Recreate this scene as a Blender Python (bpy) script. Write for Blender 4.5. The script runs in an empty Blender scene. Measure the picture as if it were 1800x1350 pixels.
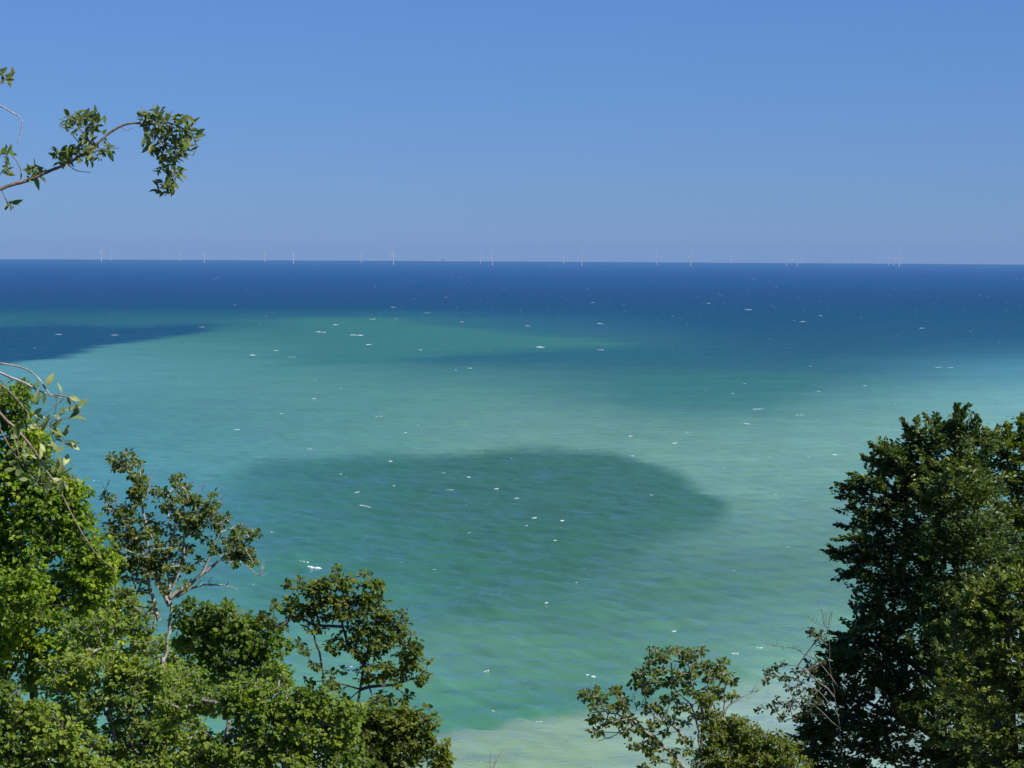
import bpy, math, random
import numpy as np
from mathutils import Matrix, Vector

R_ = math.radians
scene = bpy.context.scene
COL = scene.collection

# ------------------------------------------------------------------ camera
F = 3664.0                                    # focal length in photo pixels (1800 wide)
CAM = np.array([0.0, 0.0, 130.0])
RE = 7.4e6                                    # earth radius with refraction
DIP = math.sqrt(2 * CAM[2] / RE)
PITCH = math.atan((675 - 459.6) / F) + DIP
ROLL = 9.5 / 1800
_f = np.array([0, math.cos(PITCH), -math.sin(PITCH)])
_u0 = np.array([0, math.sin(PITCH), math.cos(PITCH)])
_r0 = np.array([1.0, 0, 0])
UP = math.cos(ROLL) * _u0 - math.sin(ROLL) * _r0
RT = math.cos(ROLL) * _r0 + math.sin(ROLL) * _u0
FW = _f
cd = bpy.data.cameras.new('camera')
cam = bpy.data.objects.new('camera', cd)
COL.objects.link(cam)
M = Matrix.Identity(4)
for i in range(3):
    M[i][0], M[i][1], M[i][2], M[i][3] = RT[i], UP[i], -FW[i], CAM[i]
cam.matrix_world = M
cd.sensor_width = 36.0
cd.lens = F / 1800 * 36.0
cd.clip_start = 0.1
cd.clip_end = 200000
scene.camera = cam

# ------------------------------------------------------------------ sky, sun, exposure
SUN_AZ, SUN_EL = R_(120), R_(47)              # clockwise from the view direction (+Y)
w = bpy.data.worlds.new('World')
scene.world = w
w.use_nodes = True
nt = w.node_tree
nt.nodes.clear()
sky = nt.nodes.new('ShaderNodeTexSky')
sky.sky_type = 'NISHITA'
sky.sun_disc = False
sky.sun_elevation = SUN_EL
sky.sun_rotation = SUN_AZ
sky.altitude = 130
sky.air_density = 1.0
sky.dust_density = 0.1
sky.ozone_density = 10.0
SKY_TINT = (0.518, 0.80, 1.375)
SKY_GAMMA = 0.6
gm = nt.nodes.new('ShaderNodeGamma'); gm.inputs[1].default_value = SKY_GAMMA
mul = nt.nodes.new('ShaderNodeMix'); mul.data_type = 'RGBA'; mul.blend_type = 'MULTIPLY'
mul.inputs[0].default_value = 1.0
mul.inputs[7].default_value = (*SKY_TINT, 1)
bg = nt.nodes.new('ShaderNodeBackground'); bg.inputs[1].default_value = 0.118
out = nt.nodes.new('ShaderNodeOutputWorld')
nt.links.new(sky.outputs[0], gm.inputs[0])
nt.links.new(gm.outputs[0], mul.inputs[6])
nt.links.new(mul.outputs[2], bg.inputs[0])
nt.links.new(bg.outputs[0], out.inputs[0])

sd = bpy.data.lights.new('sun', 'SUN')
sd.energy = 5.0
sd.angle = R_(0.53)
sd.color = (1.0, 0.95, 0.86)
sun = bpy.data.objects.new('sun', sd)
COL.objects.link(sun)
_sdir = Vector((math.sin(SUN_AZ) * math.cos(SUN_EL), math.cos(SUN_AZ) * math.cos(SUN_EL), math.sin(SUN_EL)))
sun.rotation_euler = _sdir.to_track_quat('Z', 'Y').to_euler()
sun.location = (60, -40, 220)

scene.view_settings.view_transform = 'Standard'
scene.view_settings.look = 'None'
scene.view_settings.exposure = 0.35
scene.view_settings.gamma = 1.0
scene.view_settings.use_curve_mapping = False
scene.render.engine = 'CYCLES'
scene.cycles.use_denoising = True
scene.cycles.max_bounces = 8
scene.cycles.transparent_max_bounces = 4
scene.cycles.volume_bounces = 0
scene.cycles.sample_clamp_indirect = 4

# ------------------------------------------------------------------ helpers
def ray(px, py):
    return FW + (px - 900) / F * RT - (py - 675) / F * UP

def at(px, py, Y):
    """point in the place that the photo shows at (px, py), Y metres ahead"""
    d = ray(px, py)
    return CAM + d * (Y / d[1])

def sea_at(px, py):
    d = ray(px, py)
    h = math.hypot(d[0], d[1])
    a, b, c = h * h / (2 * RE), d[2], CAM[2]
    disc = max(b * b - 4 * a * c, 0)
    t = (-b - math.sqrt(disc)) / (2 * a)
    return CAM + d * t

def proj(P):
    q = P - CAM
    zz = q @ FW
    return 900 + F * (q @ RT) / zz, 675 - F * (q @ UP) / zz

def tag(o, label=None, cat=None, group=None, kind=None):
    if label: o['label'] = label
    if cat: o['category'] = cat
    if group: o['group'] = group
    if kind: o['kind'] = kind
    return o

def empty(name, loc, label=None, cat=None, group=None):
    o = bpy.data.objects.new(name, None)
    o.empty_display_size = 0.5
    COL.objects.link(o)
    o.location = loc
    return tag(o, label, cat, group)

def obj(name, me, parent=None, loc=None):
    o = bpy.data.objects.new(name, me)
    COL.objects.link(o)
    if parent is not None:
        o.parent = parent
        if loc is None:                      # mesh given in world coordinates
            o.matrix_parent_inverse = Matrix.Translation(-parent.location)
    if loc is not None:
        o.location = loc
    return o

def mesh_np(name, V, faces, mat=None, smooth=False, attrs=None):
    """faces: list of (n,k) int arrays"""
    me = bpy.data.meshes.new(name)
    V = np.ascontiguousarray(V, dtype=np.float32)
    me.vertices.add(len(V))
    me.vertices.foreach_set('co', V.ravel())
    loops = np.concatenate([f.ravel() for f in faces]).astype(np.int32)
    cnt = np.concatenate([np.full(len(f), f.shape[1], np.int32) for f in faces])
    st = np.zeros(len(cnt), np.int32); st[1:] = np.cumsum(cnt)[:-1]
    me.loops.add(len(loops)); me.loops.foreach_set('vertex_index', loops)
    me.polygons.add(len(cnt)); me.polygons.foreach_set('loop_start', st)
    me.polygons.foreach_set('use_smooth', np.full(len(cnt), smooth, bool))
    if attrs:
        for k, a in attrs.items():
            if a.ndim == 1:
                at_ = me.attributes.new(k, 'FLOAT', 'POINT'); at_.data.foreach_set('value', a.astype(np.float32))
            else:
                at_ = me.attributes.new(k, 'FLOAT_COLOR', 'POINT')
                c4 = np.ones((len(a), 4), np.float32); c4[:, :3] = a
                at_.data.foreach_set('color', c4.ravel())
    me.update(calc_edges=True)
    me.validate()
    if mat: me.materials.append(mat)
    return me

def new_mat(name):
    m = bpy.data.materials.new(name)
    m.use_nodes = True
    t = m.node_tree
    t.nodes.clear()
    o = t.nodes.new('ShaderNodeOutputMaterial')
    return m, t, o

def N(t, typ, **kw):
    n = t.nodes.new('ShaderNode' + typ)
    for k, v in kw.items():
        if k.startswith('i'):
            n.inputs[int(k[1:])].default_value = v
        else:
            setattr(n, k, v)
    return n

def s2l(c):
    c = np.asarray(c, float) / 255
    return np.where(c <= 0.04045, c / 12.92, ((c + 0.055) / 1.055) ** 2.4)

def ramp(t, stops):
    n = t.nodes.new('ShaderNodeValToRGB')
    el = n.color_ramp.elements
    while len(el) < len(stops): el.new(0.5)
    for e, (p, c) in zip(el, stops):
        e.position = p; e.color = (*c, 1)
    return n

# ------------------------------------------------------------------ materials
def leaf_material(name, stops, rough=0.5, trans=0.42, near=False, spec=0.3, under=None):
    m, t, o = new_mat(name)
    if near:
        src = N(t, 'ObjectInfo'); fac = src.outputs['Random']
    else:
        src = N(t, 'Attribute', attribute_name='tint'); fac = src.outputs['Fac']
    r = ramp(t, stops)
    t.links.new(fac, r.inputs[0])
    col = r.outputs[0]
    tc = N(t, 'TexCoord')
    nz = N(t, 'TexNoise'); nz.inputs['Scale'].default_value = 40 if near else 9
    t.links.new(tc.outputs['Object'], nz.inputs['Vector'])
    mx = N(t, 'Mix', data_type='RGBA', blend_type='MULTIPLY'); mx.inputs[0].default_value = 0.5
    rr = ramp(t, [(0.3, (0.7, 0.7, 0.65)), (0.7, (1.4, 1.4, 1.25))])
    t.links.new(nz.outputs[0], rr.inputs[0])
    t.links.new(col, mx.inputs[6]); t.links.new(rr.outputs[0], mx.inputs[7])
    col = mx.outputs[2]
    if under:
        geo = N(t, 'NewGeometry')
        mu = N(t, 'Mix', data_type='RGBA', blend_type='MIX')
        mu.inputs[7].default_value = (*under, 1)
        t.links.new(geo.outputs['Backfacing'], mu.inputs[0])
        t.links.new(col, mu.inputs[6]); col = mu.outputs[2]
    p = N(t, 'BsdfPrincipled')
    p.inputs['Roughness'].default_value = rough
    p.inputs['Specular IOR Level'].default_value = spec
    t.links.new(col, p.inputs['Base Color'])
    tr = N(t, 'BsdfTranslucent')
    warm = N(t, 'Mix', data_type='RGBA', blend_type='MULTIPLY'); warm.inputs[0].default_value = 1
    warm.inputs[7].default_value = (1.5, 1.7, 0.45, 1)
    t.links.new(col, warm.inputs[6]); t.links.new(warm.outputs[2], tr.inputs[0])
    ms = N(t, 'MixShader'); ms.inputs[0].default_value = trans
    t.links.new(p.outputs[0], ms.inputs[1]); t.links.new(tr.outputs[0], ms.inputs[2])
    t.links.new(ms.outputs[0], o.inputs[0])
    return m

def bark_material(name, c1, c2, scale=14):
    m, t, o = new_mat(name)
    tc = N(t, 'TexCoord')
    nz = N(t, 'TexNoise'); nz.inputs['Scale'].default_value = scale; nz.inputs['Detail'].default_value = 6
    t.links.new(tc.outputs['Object'], nz.inputs['Vector'])
    r = ramp(t, [(0.35, c1), (0.65, c2)])
    t.links.new(nz.outputs[0], r.inputs[0])
    p = N(t, 'BsdfPrincipled'); p.inputs['Roughness'].default_value = 0.85
    b = N(t, 'Bump'); b.inputs['Strength'].default_value = 0.5; b.inputs['Distance'].default_value = 0.01
    t.links.new(nz.outputs[0], b.inputs['Height']); t.links.new(b.outputs[0], p.inputs['Normal'])
    t.links.new(r.outputs[0], p.inputs['Base Color'])
    t.links.new(p.outputs[0], o.inputs[0])
    return m

def plain_material(name, c, rough=0.5):
    m, t, o = new_mat(name)
    tc = N(t, 'TexCoord')
    nz = N(t, 'TexNoise'); nz.inputs['Scale'].default_value = 0.3
    t.links.new(tc.outputs['Object'], nz.inputs['Vector'])
    r = ramp(t, [(0.2, tuple(x * 0.85 for x in c)), (0.8, c)])
    t.links.new(nz.outputs[0], r.inputs[0])
    p = N(t, 'BsdfPrincipled'); p.inputs['Roughness'].default_value = rough
    t.links.new(r.outputs[0], p.inputs['Base Color'])
    t.links.new(p.outputs[0], o.inputs[0])
    return m

LEAF_MAPLE = leaf_material('maple_leaf', [(0.0, (0.066, 0.120, 0.012)), (0.5, (0.150, 0.245, 0.016)), (1.0, (0.370, 0.430, 0.024))])
LEAF_DEEP = leaf_material('deep_green_leaf', [(0.0, (0.046, 0.092, 0.012)), (0.5, (0.100, 0.170, 0.016)), (1.0, (0.235, 0.300, 0.026))])
LEAF_ROUND = leaf_material('round_leaf', [(0.0, (0.080, 0.130, 0.020)), (0.5, (0.150, 0.225, 0.028)), (1.0, (0.310, 0.350, 0.045))])
LEAF_SPARSE = leaf_material('grey_green_leaf', [(0.0, (0.055, 0.080, 0.024)), (0.5, (0.100, 0.140, 0.030)), (1.0, (0.215, 0.230, 0.036))], rough=0.4)
LEAF_OLIVE = leaf_material('olive_leaf', [(0.0, (0.050, 0.076, 0.014)), (0.5, (0.095, 0.135, 0.018)), (1.0, (0.215, 0.225, 0.022))])
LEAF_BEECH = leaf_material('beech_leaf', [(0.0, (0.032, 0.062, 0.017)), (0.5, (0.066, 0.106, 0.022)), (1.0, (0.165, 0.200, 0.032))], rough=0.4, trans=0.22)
LEAF_BEECH2 = leaf_material('sunny_beech_leaf', [(0.0, (0.060, 0.098, 0.020)), (0.5, (0.120, 0.165, 0.030)), (1.0, (0.255, 0.270, 0.050))], rough=0.4, trans=0.28)  # lightened beech leaf: sunlight on the nearer crown is put into the colour
LEAF_YELLOW = leaf_material('yellow_green_leaf', [(0.0, (0.070, 0.110, 0.012)), (0.5, (0.140, 0.175, 0.014)), (1.0, (0.240, 0.245, 0.018))])
LEAF_DRY = leaf_material('drying_leaf', [(0.0, (0.040, 0.050, 0.022)), (0.6, (0.070, 0.080, 0.030)), (1.0, (0.130, 0.115, 0.050))])
LEAF_NEAR = leaf_material('glossy_leaf', [(0.0, (0.060, 0.090, 0.026)), (0.5, (0.105, 0.140, 0.036)), (0.85, (0.17, 0.19, 0.045)), (1.0, (0.22, 0.18, 0.04))], near=True, rough=0.38, under=(0.156, 0.208, 0.104))
LEAF_NEARSMALL = leaf_material('small_glossy_leaf', [(0.0, (0.070, 0.105, 0.03)), (0.5, (0.125, 0.160, 0.04)), (1.0, (0.24, 0.24, 0.06))], rough=0.4, under=(0.12, 0.16, 0.08))
LEAF_SHRUB = leaf_material('pale_shrub_leaf', [(0.0, (0.095, 0.140, 0.045)), (0.5, (0.21, 0.25, 0.09)), (1.0, (0.42, 0.44, 0.19))], near=True, trans=0.28, rough=0.4, under=(0.17, 0.20, 0.11))
BARK_GREY = bark_material('grey_bark', (0.14, 0.125, 0.10), (0.32, 0.29, 0.25))
BARK_PALE = bark_material('pale_bark', (0.20, 0.18, 0.155), (0.43, 0.395, 0.35))
BARK_DARK = bark_material('dark_bark', (0.045, 0.040, 0.030), (0.12, 0.10, 0.08))
BARK_TWIG = bark_material('brown_twig_bark', (0.12, 0.085, 0.055), (0.26, 0.20, 0.15), 60)
BARK_DRY = bark_material('dry_twig_bark', (0.09, 0.085, 0.07), (0.20, 0.185, 0.16), 40)
BARK_LIMB = bark_material('weathered_limb_bark', (0.16, 0.15, 0.13), (0.50, 0.47, 0.43), 60)

# ------------------------------------------------------------------ sea: one curved sheet past the horizon
rngw = np.random.default_rng(5)
WAVES = []
for lam in np.geomspace(3.2, 30.0, 34):
    th = R_(-116) + rngw.normal(0, 0.42)              # travelling towards the shore
    k = 2 * math.pi / lam
    WAVES.append((lam, k * math.cos(th), k * math.sin(th), rngw.uniform(0, 6.28), 0.0185 * lam ** 0.80))

def wave_z(x, y, res):
    z = np.zeros_like(x)
    for lam, kx, ky, ph, a in WAVES:
        fade = np.clip(lam / res / 2.4 - 0.6, 0, 1)
        s = np.sin(kx * x + ky * y + ph)
        if lam < 14:                                  # short steep waves come in groups and have sharp crests
            g = 0.55 + 0.45 * np.sin((kx * 0.17 + ky * 0.03) * x + (ky * 0.16 - kx * 0.05) * y + ph * 2.3)
            s = (1.0 - np.abs(np.sin(0.5 * (kx * x + ky * y + ph)))) * 2.2 - 0.8
            s *= g
        z += a * fade * s
    return z

def fbm(x, y, seed, n=5):
    r = np.random.default_rng(seed)
    s = np.zeros_like(x); amp = 1.0; f = 1.0; tot = 0
    for o in range(n):
        for j in range(3):
            a = r.uniform(0, 6.28); p = r.uniform(0, 6.28)
            s += amp / 3 * np.sin(f * (x * math.cos(a) + y * math.sin(a)) * r.uniform(0.8, 1.3) + p)
        tot += amp; amp *= 0.6; f *= 2.1
    return s / tot * 1.8

def sstep(a, b, x):
    t = np.clip((x - a) / (b - a), 0, 1)
    return t * t * (3 - 2 * t)

# water colour is set by depth and drifting chalk; samples of how the water reads, by place
CTRL = [
 (100,470,66,111,171),(900,470,66,111,171),(1700,470,68,113,172),
 (100,492,54,98,158),(900,492,54,98,158),(1700,494,54,98,158),
 (100,520,43,90,142),(500,520,43,90,141),(900,522,43,90,139),(1300,522,43,90,141),(1700,524,44,91,143),
 (100,547,44,95,132),(500,547,44,95,136),(900,547,41,92,136),(1300,552,41,92,132),(1700,552,42,94,135),
 (50,562,52,112,134),(250,561,50,109,134),(450,558,48,104,134),(450,575,58,120,132),(620,572,60,124,133),(800,570,53,112,136),(1000,575,48,103,137),(1300,575,42,95,131),(1700,578,44,97,132),
 (260,615,76,142,146),(450,605,70,135,136),(620,605,68,132,134),(850,600,66,130,134),(1050,605,62,125,134),(1300,605,47,101,129),(1500,605,46,100,128),(1750,605,47,101,132),
 (130,650,96,164,172),(300,645,84,152,154),(500,640,80,147,142),(700,635,68,132,135),(800,638,58,118,130),(1000,632,52,110,130),(1200,640,54,114,130),(1450,640,50,108,131),(1640,640,54,115,137),(1790,648,74,148,166),
 (180,690,84,153,160),(400,690,86,154,150),(600,690,86,153,146),(850,685,86,152,144),(1050,690,66,130,132),(1200,690,62,122,130),(1400,690,66,128,132),(1600,690,86,154,155),(1780,690,112,180,182),
 (250,730,76,145,152),(450,735,80,147,148),(650,725,84,150,145),(900,733,101,159,154),(1100,730,88,150,143),(1300,730,80,143,140),(1500,730,92,158,152),(1700,730,126,186,180),
 (250,775,78,150,158),(450,775,84,153,150),(650,770,92,158,148),(900,770,106,164,149),(1150,770,104,163,149),(1400,770,110,170,158),(1550,770,116,176,166),
 (250,830,80,156,166),(400,815,86,158,156),(1150,800,106,166,152),(1300,830,108,168,154),(1450,840,106,168,158),
 (420,870,70,140,150),(1350,900,100,162,150),(1400,930,95,152,146),(1450,905,104,161,155),(470,930,67,138,149),(500,1000,68,141,148),
 (1430,1010,98,156,148),(1300,1010,74,136,130),(1350,960,84,144,138),(1230,1030,70,132,126),(480,1060,76,150,152),(1450,1080,104,168,158),
 (700,1060,68,136,134),(900,1070,66,132,126),(1150,1050,72,138,130),(1300,1070,88,152,145),
 (800,1120,82,150,138),(1000,1110,76,142,132),(1200,1120,82,148,140),(520,1150,86,160,150),
 (800,1170,94,165,146),(950,1160,82,150,134),(1100,1160,78,146,134),(1300,1150,98,166,150),(1400,1150,112,176,164),
 (520,1220,92,168,152),(800,1225,74,148,134),(950,1215,72,145,131),(1100,1215,76,150,137),(1280,1190,112,180,164),
 (800,1265,70,148,132),(700,1290,84,160,146),
]
INNER = [(480,860,68,136,146),(560,870,62,124,130),(700,850,60,116,120),(900,830,62,118,120),(1100,850,64,120,122),
 (560,950,66,134,140),(700,930,60,122,124),(855,903,60,114,117),(1050,920,60,116,118),(1200,900,64,122,124),
 (600,1010,66,135,136),(800,990,62,122,122),(1000,1000,62,122,120),(1200,980,70,130,128)]
PALE = [(800,1310,124,168,156),(965,1304,128,170,153),(1100,1270,134,180,168),(1250,1240,142,190,179),(1380,1200,138,188,182),(880,1340,126,166,152),(1100,1340,136,180,166)]

def field(px, py, ctrl, sx=135.0, sy=24.0):
    c = np.array(ctrl, float)
    c[:, 2] += 4 * np.interp(c[:, 1], [640, 720, 1100], [0, 1, 1.6]); c[:, 3] -= np.interp(c[:, 1], [540, 640, 800, 1100, 1230, 1290], [0, 7, 6, 8, 10, 3]); c[:, 4] += np.interp(c[:, 1], [540, 580, 800, 1000, 1100], [0, 4, 5, -2, -3])
    col = s2l(c[:, 2:])
    num = np.zeros((len(px), 3)); den = np.zeros(len(px))
    for i in range(len(c)):
        d2 = ((px - c[i, 0]) / sx) ** 2 + ((py - c[i, 1]) / (sy * min(max((c[i, 1] - 455) / 190, 0.22), 1.3))) ** 2
        wt = np.exp(-0.5 * d2) + 1e-7 / (1 + d2)
        num += wt[:, None] * col[i]; den += wt
    return num / den[:, None]

def water_target(px, py):
    # drift of the plume edges
    k = np.clip((py - 455) / 500, 0.05, 1.2)
    wx = fbm(px / 190, py / 60 / k, 11) * 40
    wy = fbm(px / 150, py / 45 / k, 12) * 11 * k
    qx, qy = px + wx, py + wy
    c = field(qx, qy, CTRL)
    # deep open water: horizon paling from haze and reflection is painted in by distance
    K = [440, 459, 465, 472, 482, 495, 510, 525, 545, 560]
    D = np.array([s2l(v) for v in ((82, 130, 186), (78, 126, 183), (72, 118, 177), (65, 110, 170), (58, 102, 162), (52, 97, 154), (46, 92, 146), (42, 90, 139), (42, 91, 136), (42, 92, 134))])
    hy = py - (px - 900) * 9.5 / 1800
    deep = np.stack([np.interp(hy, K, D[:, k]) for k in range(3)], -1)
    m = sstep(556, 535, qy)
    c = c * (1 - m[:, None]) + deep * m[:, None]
    # edge of the green water: a tongue reaching right, and a clear streak under it
    tt = np.interp(qx, [-300, 300, 560, 640, 720, 800, 880, 960, 1060, 1120, 1160], [552, 552, 560, 557, 563, 571, 582, 592, 597, 604, 612]) + fbm(px / 40, py * 0, 41) * 3
    tb = np.interp(qx, [-300, 700, 900, 1060, 1120, 1160], [700, 640, 622, 616, 611, 606])
    m = sstep(-5, 7, qy - tt) * sstep(-2, 10, tb - qy) * sstep(1160, 1090, qx) * sstep(420, 620, qx)
    c = c * (1 - m[:, None]) + s2l((64, 126, 138)) * m[:, None]
    sy0 = np.interp(qx, [600, 760, 900, 1050, 1200], [632, 631, 628, 625, 624])
    m = np.exp(-((qy - sy0) / np.interp(qx, [650, 1000, 1200], [6, 10, 16])) ** 2) * sstep(640, 800, qx) * sstep(1320, 1120, qx)
    c = c * (1 - 0.95 * m[:, None]) + 0.95 * s2l((49, 108, 134)) * m[:, None]
    m = sstep(60, -30, np.abs(qx - 1260) - 130 + (qy - 690) * 0.4) * sstep(640, 668, qy) * sstep(742, 700, qy)
    c = c * (1 - 0.55 * m[:, None]) + 0.55 * s2l((60, 124, 134)) * m[:, None]
    # dark clear tongue on the left
    top = 572 + fbm(px / 40, px * 0, 3) * 3
    bot = np.interp(qx, [-400, 0, 100, 200, 300, 360, 420], [700, 648, 630, 608, 592, 580, 570])
    m = sstep(-7, 6, qy - top) * sstep(-6, 8, bot - qy) * sstep(430, 330, qx)
    c = c * (1 - m[:, None]) + s2l((41, 91, 132)) * m[:, None]
    # clear dark pool in the middle
    inner = np.clip(field(qx, qy, INNER, 150, 40) + np.array([-0.002, 0.012, -0.012]), 0.004, 1)
    ex = np.interp(qx, [330, 420, 520, 620, 760, 900, 1040, 1100, 1160, 1230, 1290, 1310], [862, 826, 803, 794, 788, 781, 787, 798, 824, 856, 890, 930])
    ex = ex + fbm(px / 38, py / 14, 51) * 5 + fbm(px / 110, py / 40, 52) * 6
    m1 = sstep(-8, 26, qy - ex)
    le = np.interp(qx, [400, 800, 1000, 1150, 1250, 1320], [1060, 1060, 1036, 962, 918, 890])
    sf = np.interp(qx, [900, 1300], [64, 46])
    le = le + fbm(px / 90, py / 30, 53) * 16
    low = sstep(1, -1, (qy - le) / sf)
    right = sstep(1345, 1245, qx + np.abs(qy - 895) * 0.2)
    left = sstep(330, 520, qx)
    m = m1 * low * right * left
    c = c * (1 - m[:, None]) + inner * m[:, None]
    # milky chalk water along the shore
    pale = field(qx, qy, PALE, 150, 60)
    ed = np.interp(px, [300, 640, 760, 860, 920, 960, 1040, 1120, 1200, 1300, 1400, 1700], [1300, 1292, 1288, 1277, 1262, 1257, 1251, 1245, 1233, 1205, 1172, 1100])
    ed = ed + fbm(px / 60, py / 60, 8) * 5
    wd = np.interp(px, [700, 1000, 1200, 1400], [9, 10, 26, 46])
    m = sstep(-0.6, 1.1, (py - ed) / wd)
    c = c * (1 - m[:, None]) + pale * m[:, None]
    # fine streaks of chalk
    c = c * (1 + 0.05 * fbm(px / 60, py / 9 / k, 21)[:, None])
    return c

# reflection and haze add to what the water itself sends back; the rest goes into the water's colour
WATER_GAIN = np.array([1.3235, 1.3628, 1.4199])
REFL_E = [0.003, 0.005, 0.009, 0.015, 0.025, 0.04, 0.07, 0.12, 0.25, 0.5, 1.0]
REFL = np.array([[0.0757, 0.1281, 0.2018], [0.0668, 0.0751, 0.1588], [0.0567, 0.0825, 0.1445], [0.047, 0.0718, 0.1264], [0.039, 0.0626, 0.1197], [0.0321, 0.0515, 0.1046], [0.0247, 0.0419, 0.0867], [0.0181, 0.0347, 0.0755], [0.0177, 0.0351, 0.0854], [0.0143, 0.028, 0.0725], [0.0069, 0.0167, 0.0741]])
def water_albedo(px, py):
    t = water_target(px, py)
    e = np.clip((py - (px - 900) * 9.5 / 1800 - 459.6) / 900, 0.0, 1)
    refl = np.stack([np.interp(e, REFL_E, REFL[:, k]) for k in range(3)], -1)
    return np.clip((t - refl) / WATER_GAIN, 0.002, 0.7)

def build_sea():
    fine = np.arange(-17.0, 17.001, 0.105)
    az = np.concatenate([np.linspace(-88, -18, 26), fine, np.linspace(18, 88, 26)])
    az = np.radians(az)
    r = [150, 220, 300, 380, 440]
    x = 470.0
    while x < 1000: r.append(x); x += 1.05
    while x < 52000:
        r.append(x); x += max(1.05, x * x / 130 * 0.00027 * 0.6)
    r.append(52000)
    r = np.array(r)
    A, RR = np.meshgrid(az, r)
    X = RR * np.sin(A); Y = RR * np.cos(A)
    dr = np.gradient(r)[:, None] * np.ones_like(A)
    lat = RR * np.radians(0.105)
    far = np.abs(A) > np.radians(17.2)
    res = np.maximum(dr, lat * 0.7) + np.where(far, 1e6, 0)
    Z = -RR ** 2 / (2 * RE) + wave_z(X, Y, res)
    V = np.stack([X, Y, Z], -1).reshape(-1, 3)
    nr, nc = A.shape
    idx = np.arange(nr * nc).reshape(nr, nc)
    q = np.stack([idx[:-1, :-1], idx[:-1, 1:], idx[1:, 1:], idx[1:, :-1]], -1).reshape(-1, 4)
    flat = np.stack([X, Y, -RR ** 2 / (2 * RE)], -1).reshape(-1, 3)
    px, py = proj(flat)
    px = np.clip(px, -900, 2700); py = np.clip(py, 440, 1500)
    col = water_albedo(px, py)
    m, t, o = new_mat('sea_water')
    a = N(t, 'Attribute', attribute_name='water_colour')
    tc = N(t, 'TexCoord')
    mp = N(t, 'Mapping'); mp.inputs['Rotation'].default_value = (0, 0, R_(22)); mp.inputs['Scale'].default_value = (0.42, 1.0, 1.0)
    t.links.new(tc.outputs['Object'], mp.inputs[0])
    n1 = N(t, 'TexNoise'); n1.inputs['Scale'].default_value = 0.42; n1.inputs['Detail'].default_value = 5; n1.inputs['Roughness'].default_value = 0.62
    t.links.new(mp.outputs[0], n1.inputs['Vector'])
    b = N(t, 'Bump'); b.inputs['Strength'].default_value = 1.0; b.inputs['Distance'].default_value = 0.10
    t.links.new(n1.outputs[0], b.inputs['Height'])
    # wind waves: short sharp crests, lying across the wind
    mw = N(t, 'Mapping'); mw.inputs['Rotation'].default_value = (0, 0, R_(26)); mw.inputs['Scale'].default_value = (0.38, 1.0, 1.0)
    t.links.new(tc.outputs['Object'], mw.inputs[0])
    n2 = N(t, 'TexNoise'); n2.inputs['Scale'].default_value = 0.13; n2.inputs['Detail'].default_value = 3.5; n2.inputs['Roughness'].default_value = 0.58; n2.inputs['Distortion'].default_value = 0.6
    t.links.new(mw.outputs[0], n2.inputs['Vector'])
    s1 = N(t, 'Math', operation='SUBTRACT'); s1.inputs[1].default_value = 0.5; t.links.new(n2.outputs[0], s1.inputs[0])
    s2 = N(t, 'Math', operation='ABSOLUTE'); t.links.new(s1.outputs[0], s2.inputs[0])
    s3 = N(t, 'Math', operation='SUBTRACT'); s3.inputs[0].default_value = 1.0; t.links.new(s2.outputs[0], s3.inputs[1])
    b2 = N(t, 'Bump'); b2.inputs['Strength'].default_value = 1.0; b2.inputs['Distance'].default_value = 2.4
    t.links.new(s3.outputs[0], b2.inputs['Height']); t.links.new(b.outputs[0], b2.inputs['Normal'])
    b = b2
    fr = N(t, 'Fresnel'); fr.inputs[0].default_value = 1.33
    t.links.new(b.outputs[0], fr.inputs['Normal'])
    mr = N(t, 'MapRange'); mr.inputs['From Min'].default_value = 0.0; mr.inputs['From Max'].default_value = 1.0
    mr.inputs['To Min'].default_value = 0.0
    t.links.new(fr.outputs[0], mr.inputs[0])
    # at a low angle only the wave faces turned to the eye are seen, and they mirror less
    gi = N(t, 'NewGeometry'); sz = N(t, 'SeparateXYZ'); t.links.new(gi.outputs['Incoming'], sz.inputs[0])
    fm = N(t, 'MapRange'); fm.inputs['From Min'].default_value = 0.21; fm.inputs['From Max'].default_value = 0.035
    fm.inputs['To Min'].default_value = 1.0; fm.inputs['To Max'].default_value = 0.08
    t.links.new(sz.outputs[2], fm.inputs[0]); t.links.new(fm.outputs[0], mr.inputs['To Max'])
    d = N(t, 'BsdfDiffuse'); t.links.new(a.outputs['Color'], d.inputs[0])
    g = N(t, 'BsdfGlossy'); g.inputs['Roughness'].default_value = 0.07
    g.inputs[0].default_value = (1, 1, 1, 1)
    t.links.new(b.outputs[0], g.inputs['Normal'])
    ms = N(t, 'MixShader')
    mg = N(t, 'Mapping'); mg.inputs['Scale'].default_value = (1.3, 0.55, 1.0); mg.inputs['Rotation'].default_value = (0, 0, R_(6))
    t.links.new(tc.outputs['Object'], mg.inputs[0])
    ng = N(t, 'TexNoise'); ng.inputs['Scale'].default_value = 0.028; ng.inputs['Detail'].default_value = 9; ng.inputs['Roughness'].default_value = 0.72
    t.links.new(mg.outputs[0], ng.inputs['Vector'])
    rg = N(t, 'MapRange'); rg.inputs['From Min'].default_value = 0.3; rg.inputs['From Max'].default_value = 0.7
    rg.inputs['To Min'].default_value = 0.35; rg.inputs['To Max'].default_value = 1.65
    t.links.new(ng.outputs[0], rg.inputs[0])
    mm = N(t, 'Math', operation='MULTIPLY'); t.links.new(mr.outputs[0], mm.inputs[0]); t.links.new(rg.outputs[0], mm.inputs[1])
    mr = mm
    t.links.new(mr.outputs[0], ms.inputs[0]); t.links.new(d.outputs[0], ms.inputs[1]); t.links.new(g.outputs[0], ms.inputs[2])
    t.links.new(ms.outputs[0], o.inputs[0])
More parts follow.
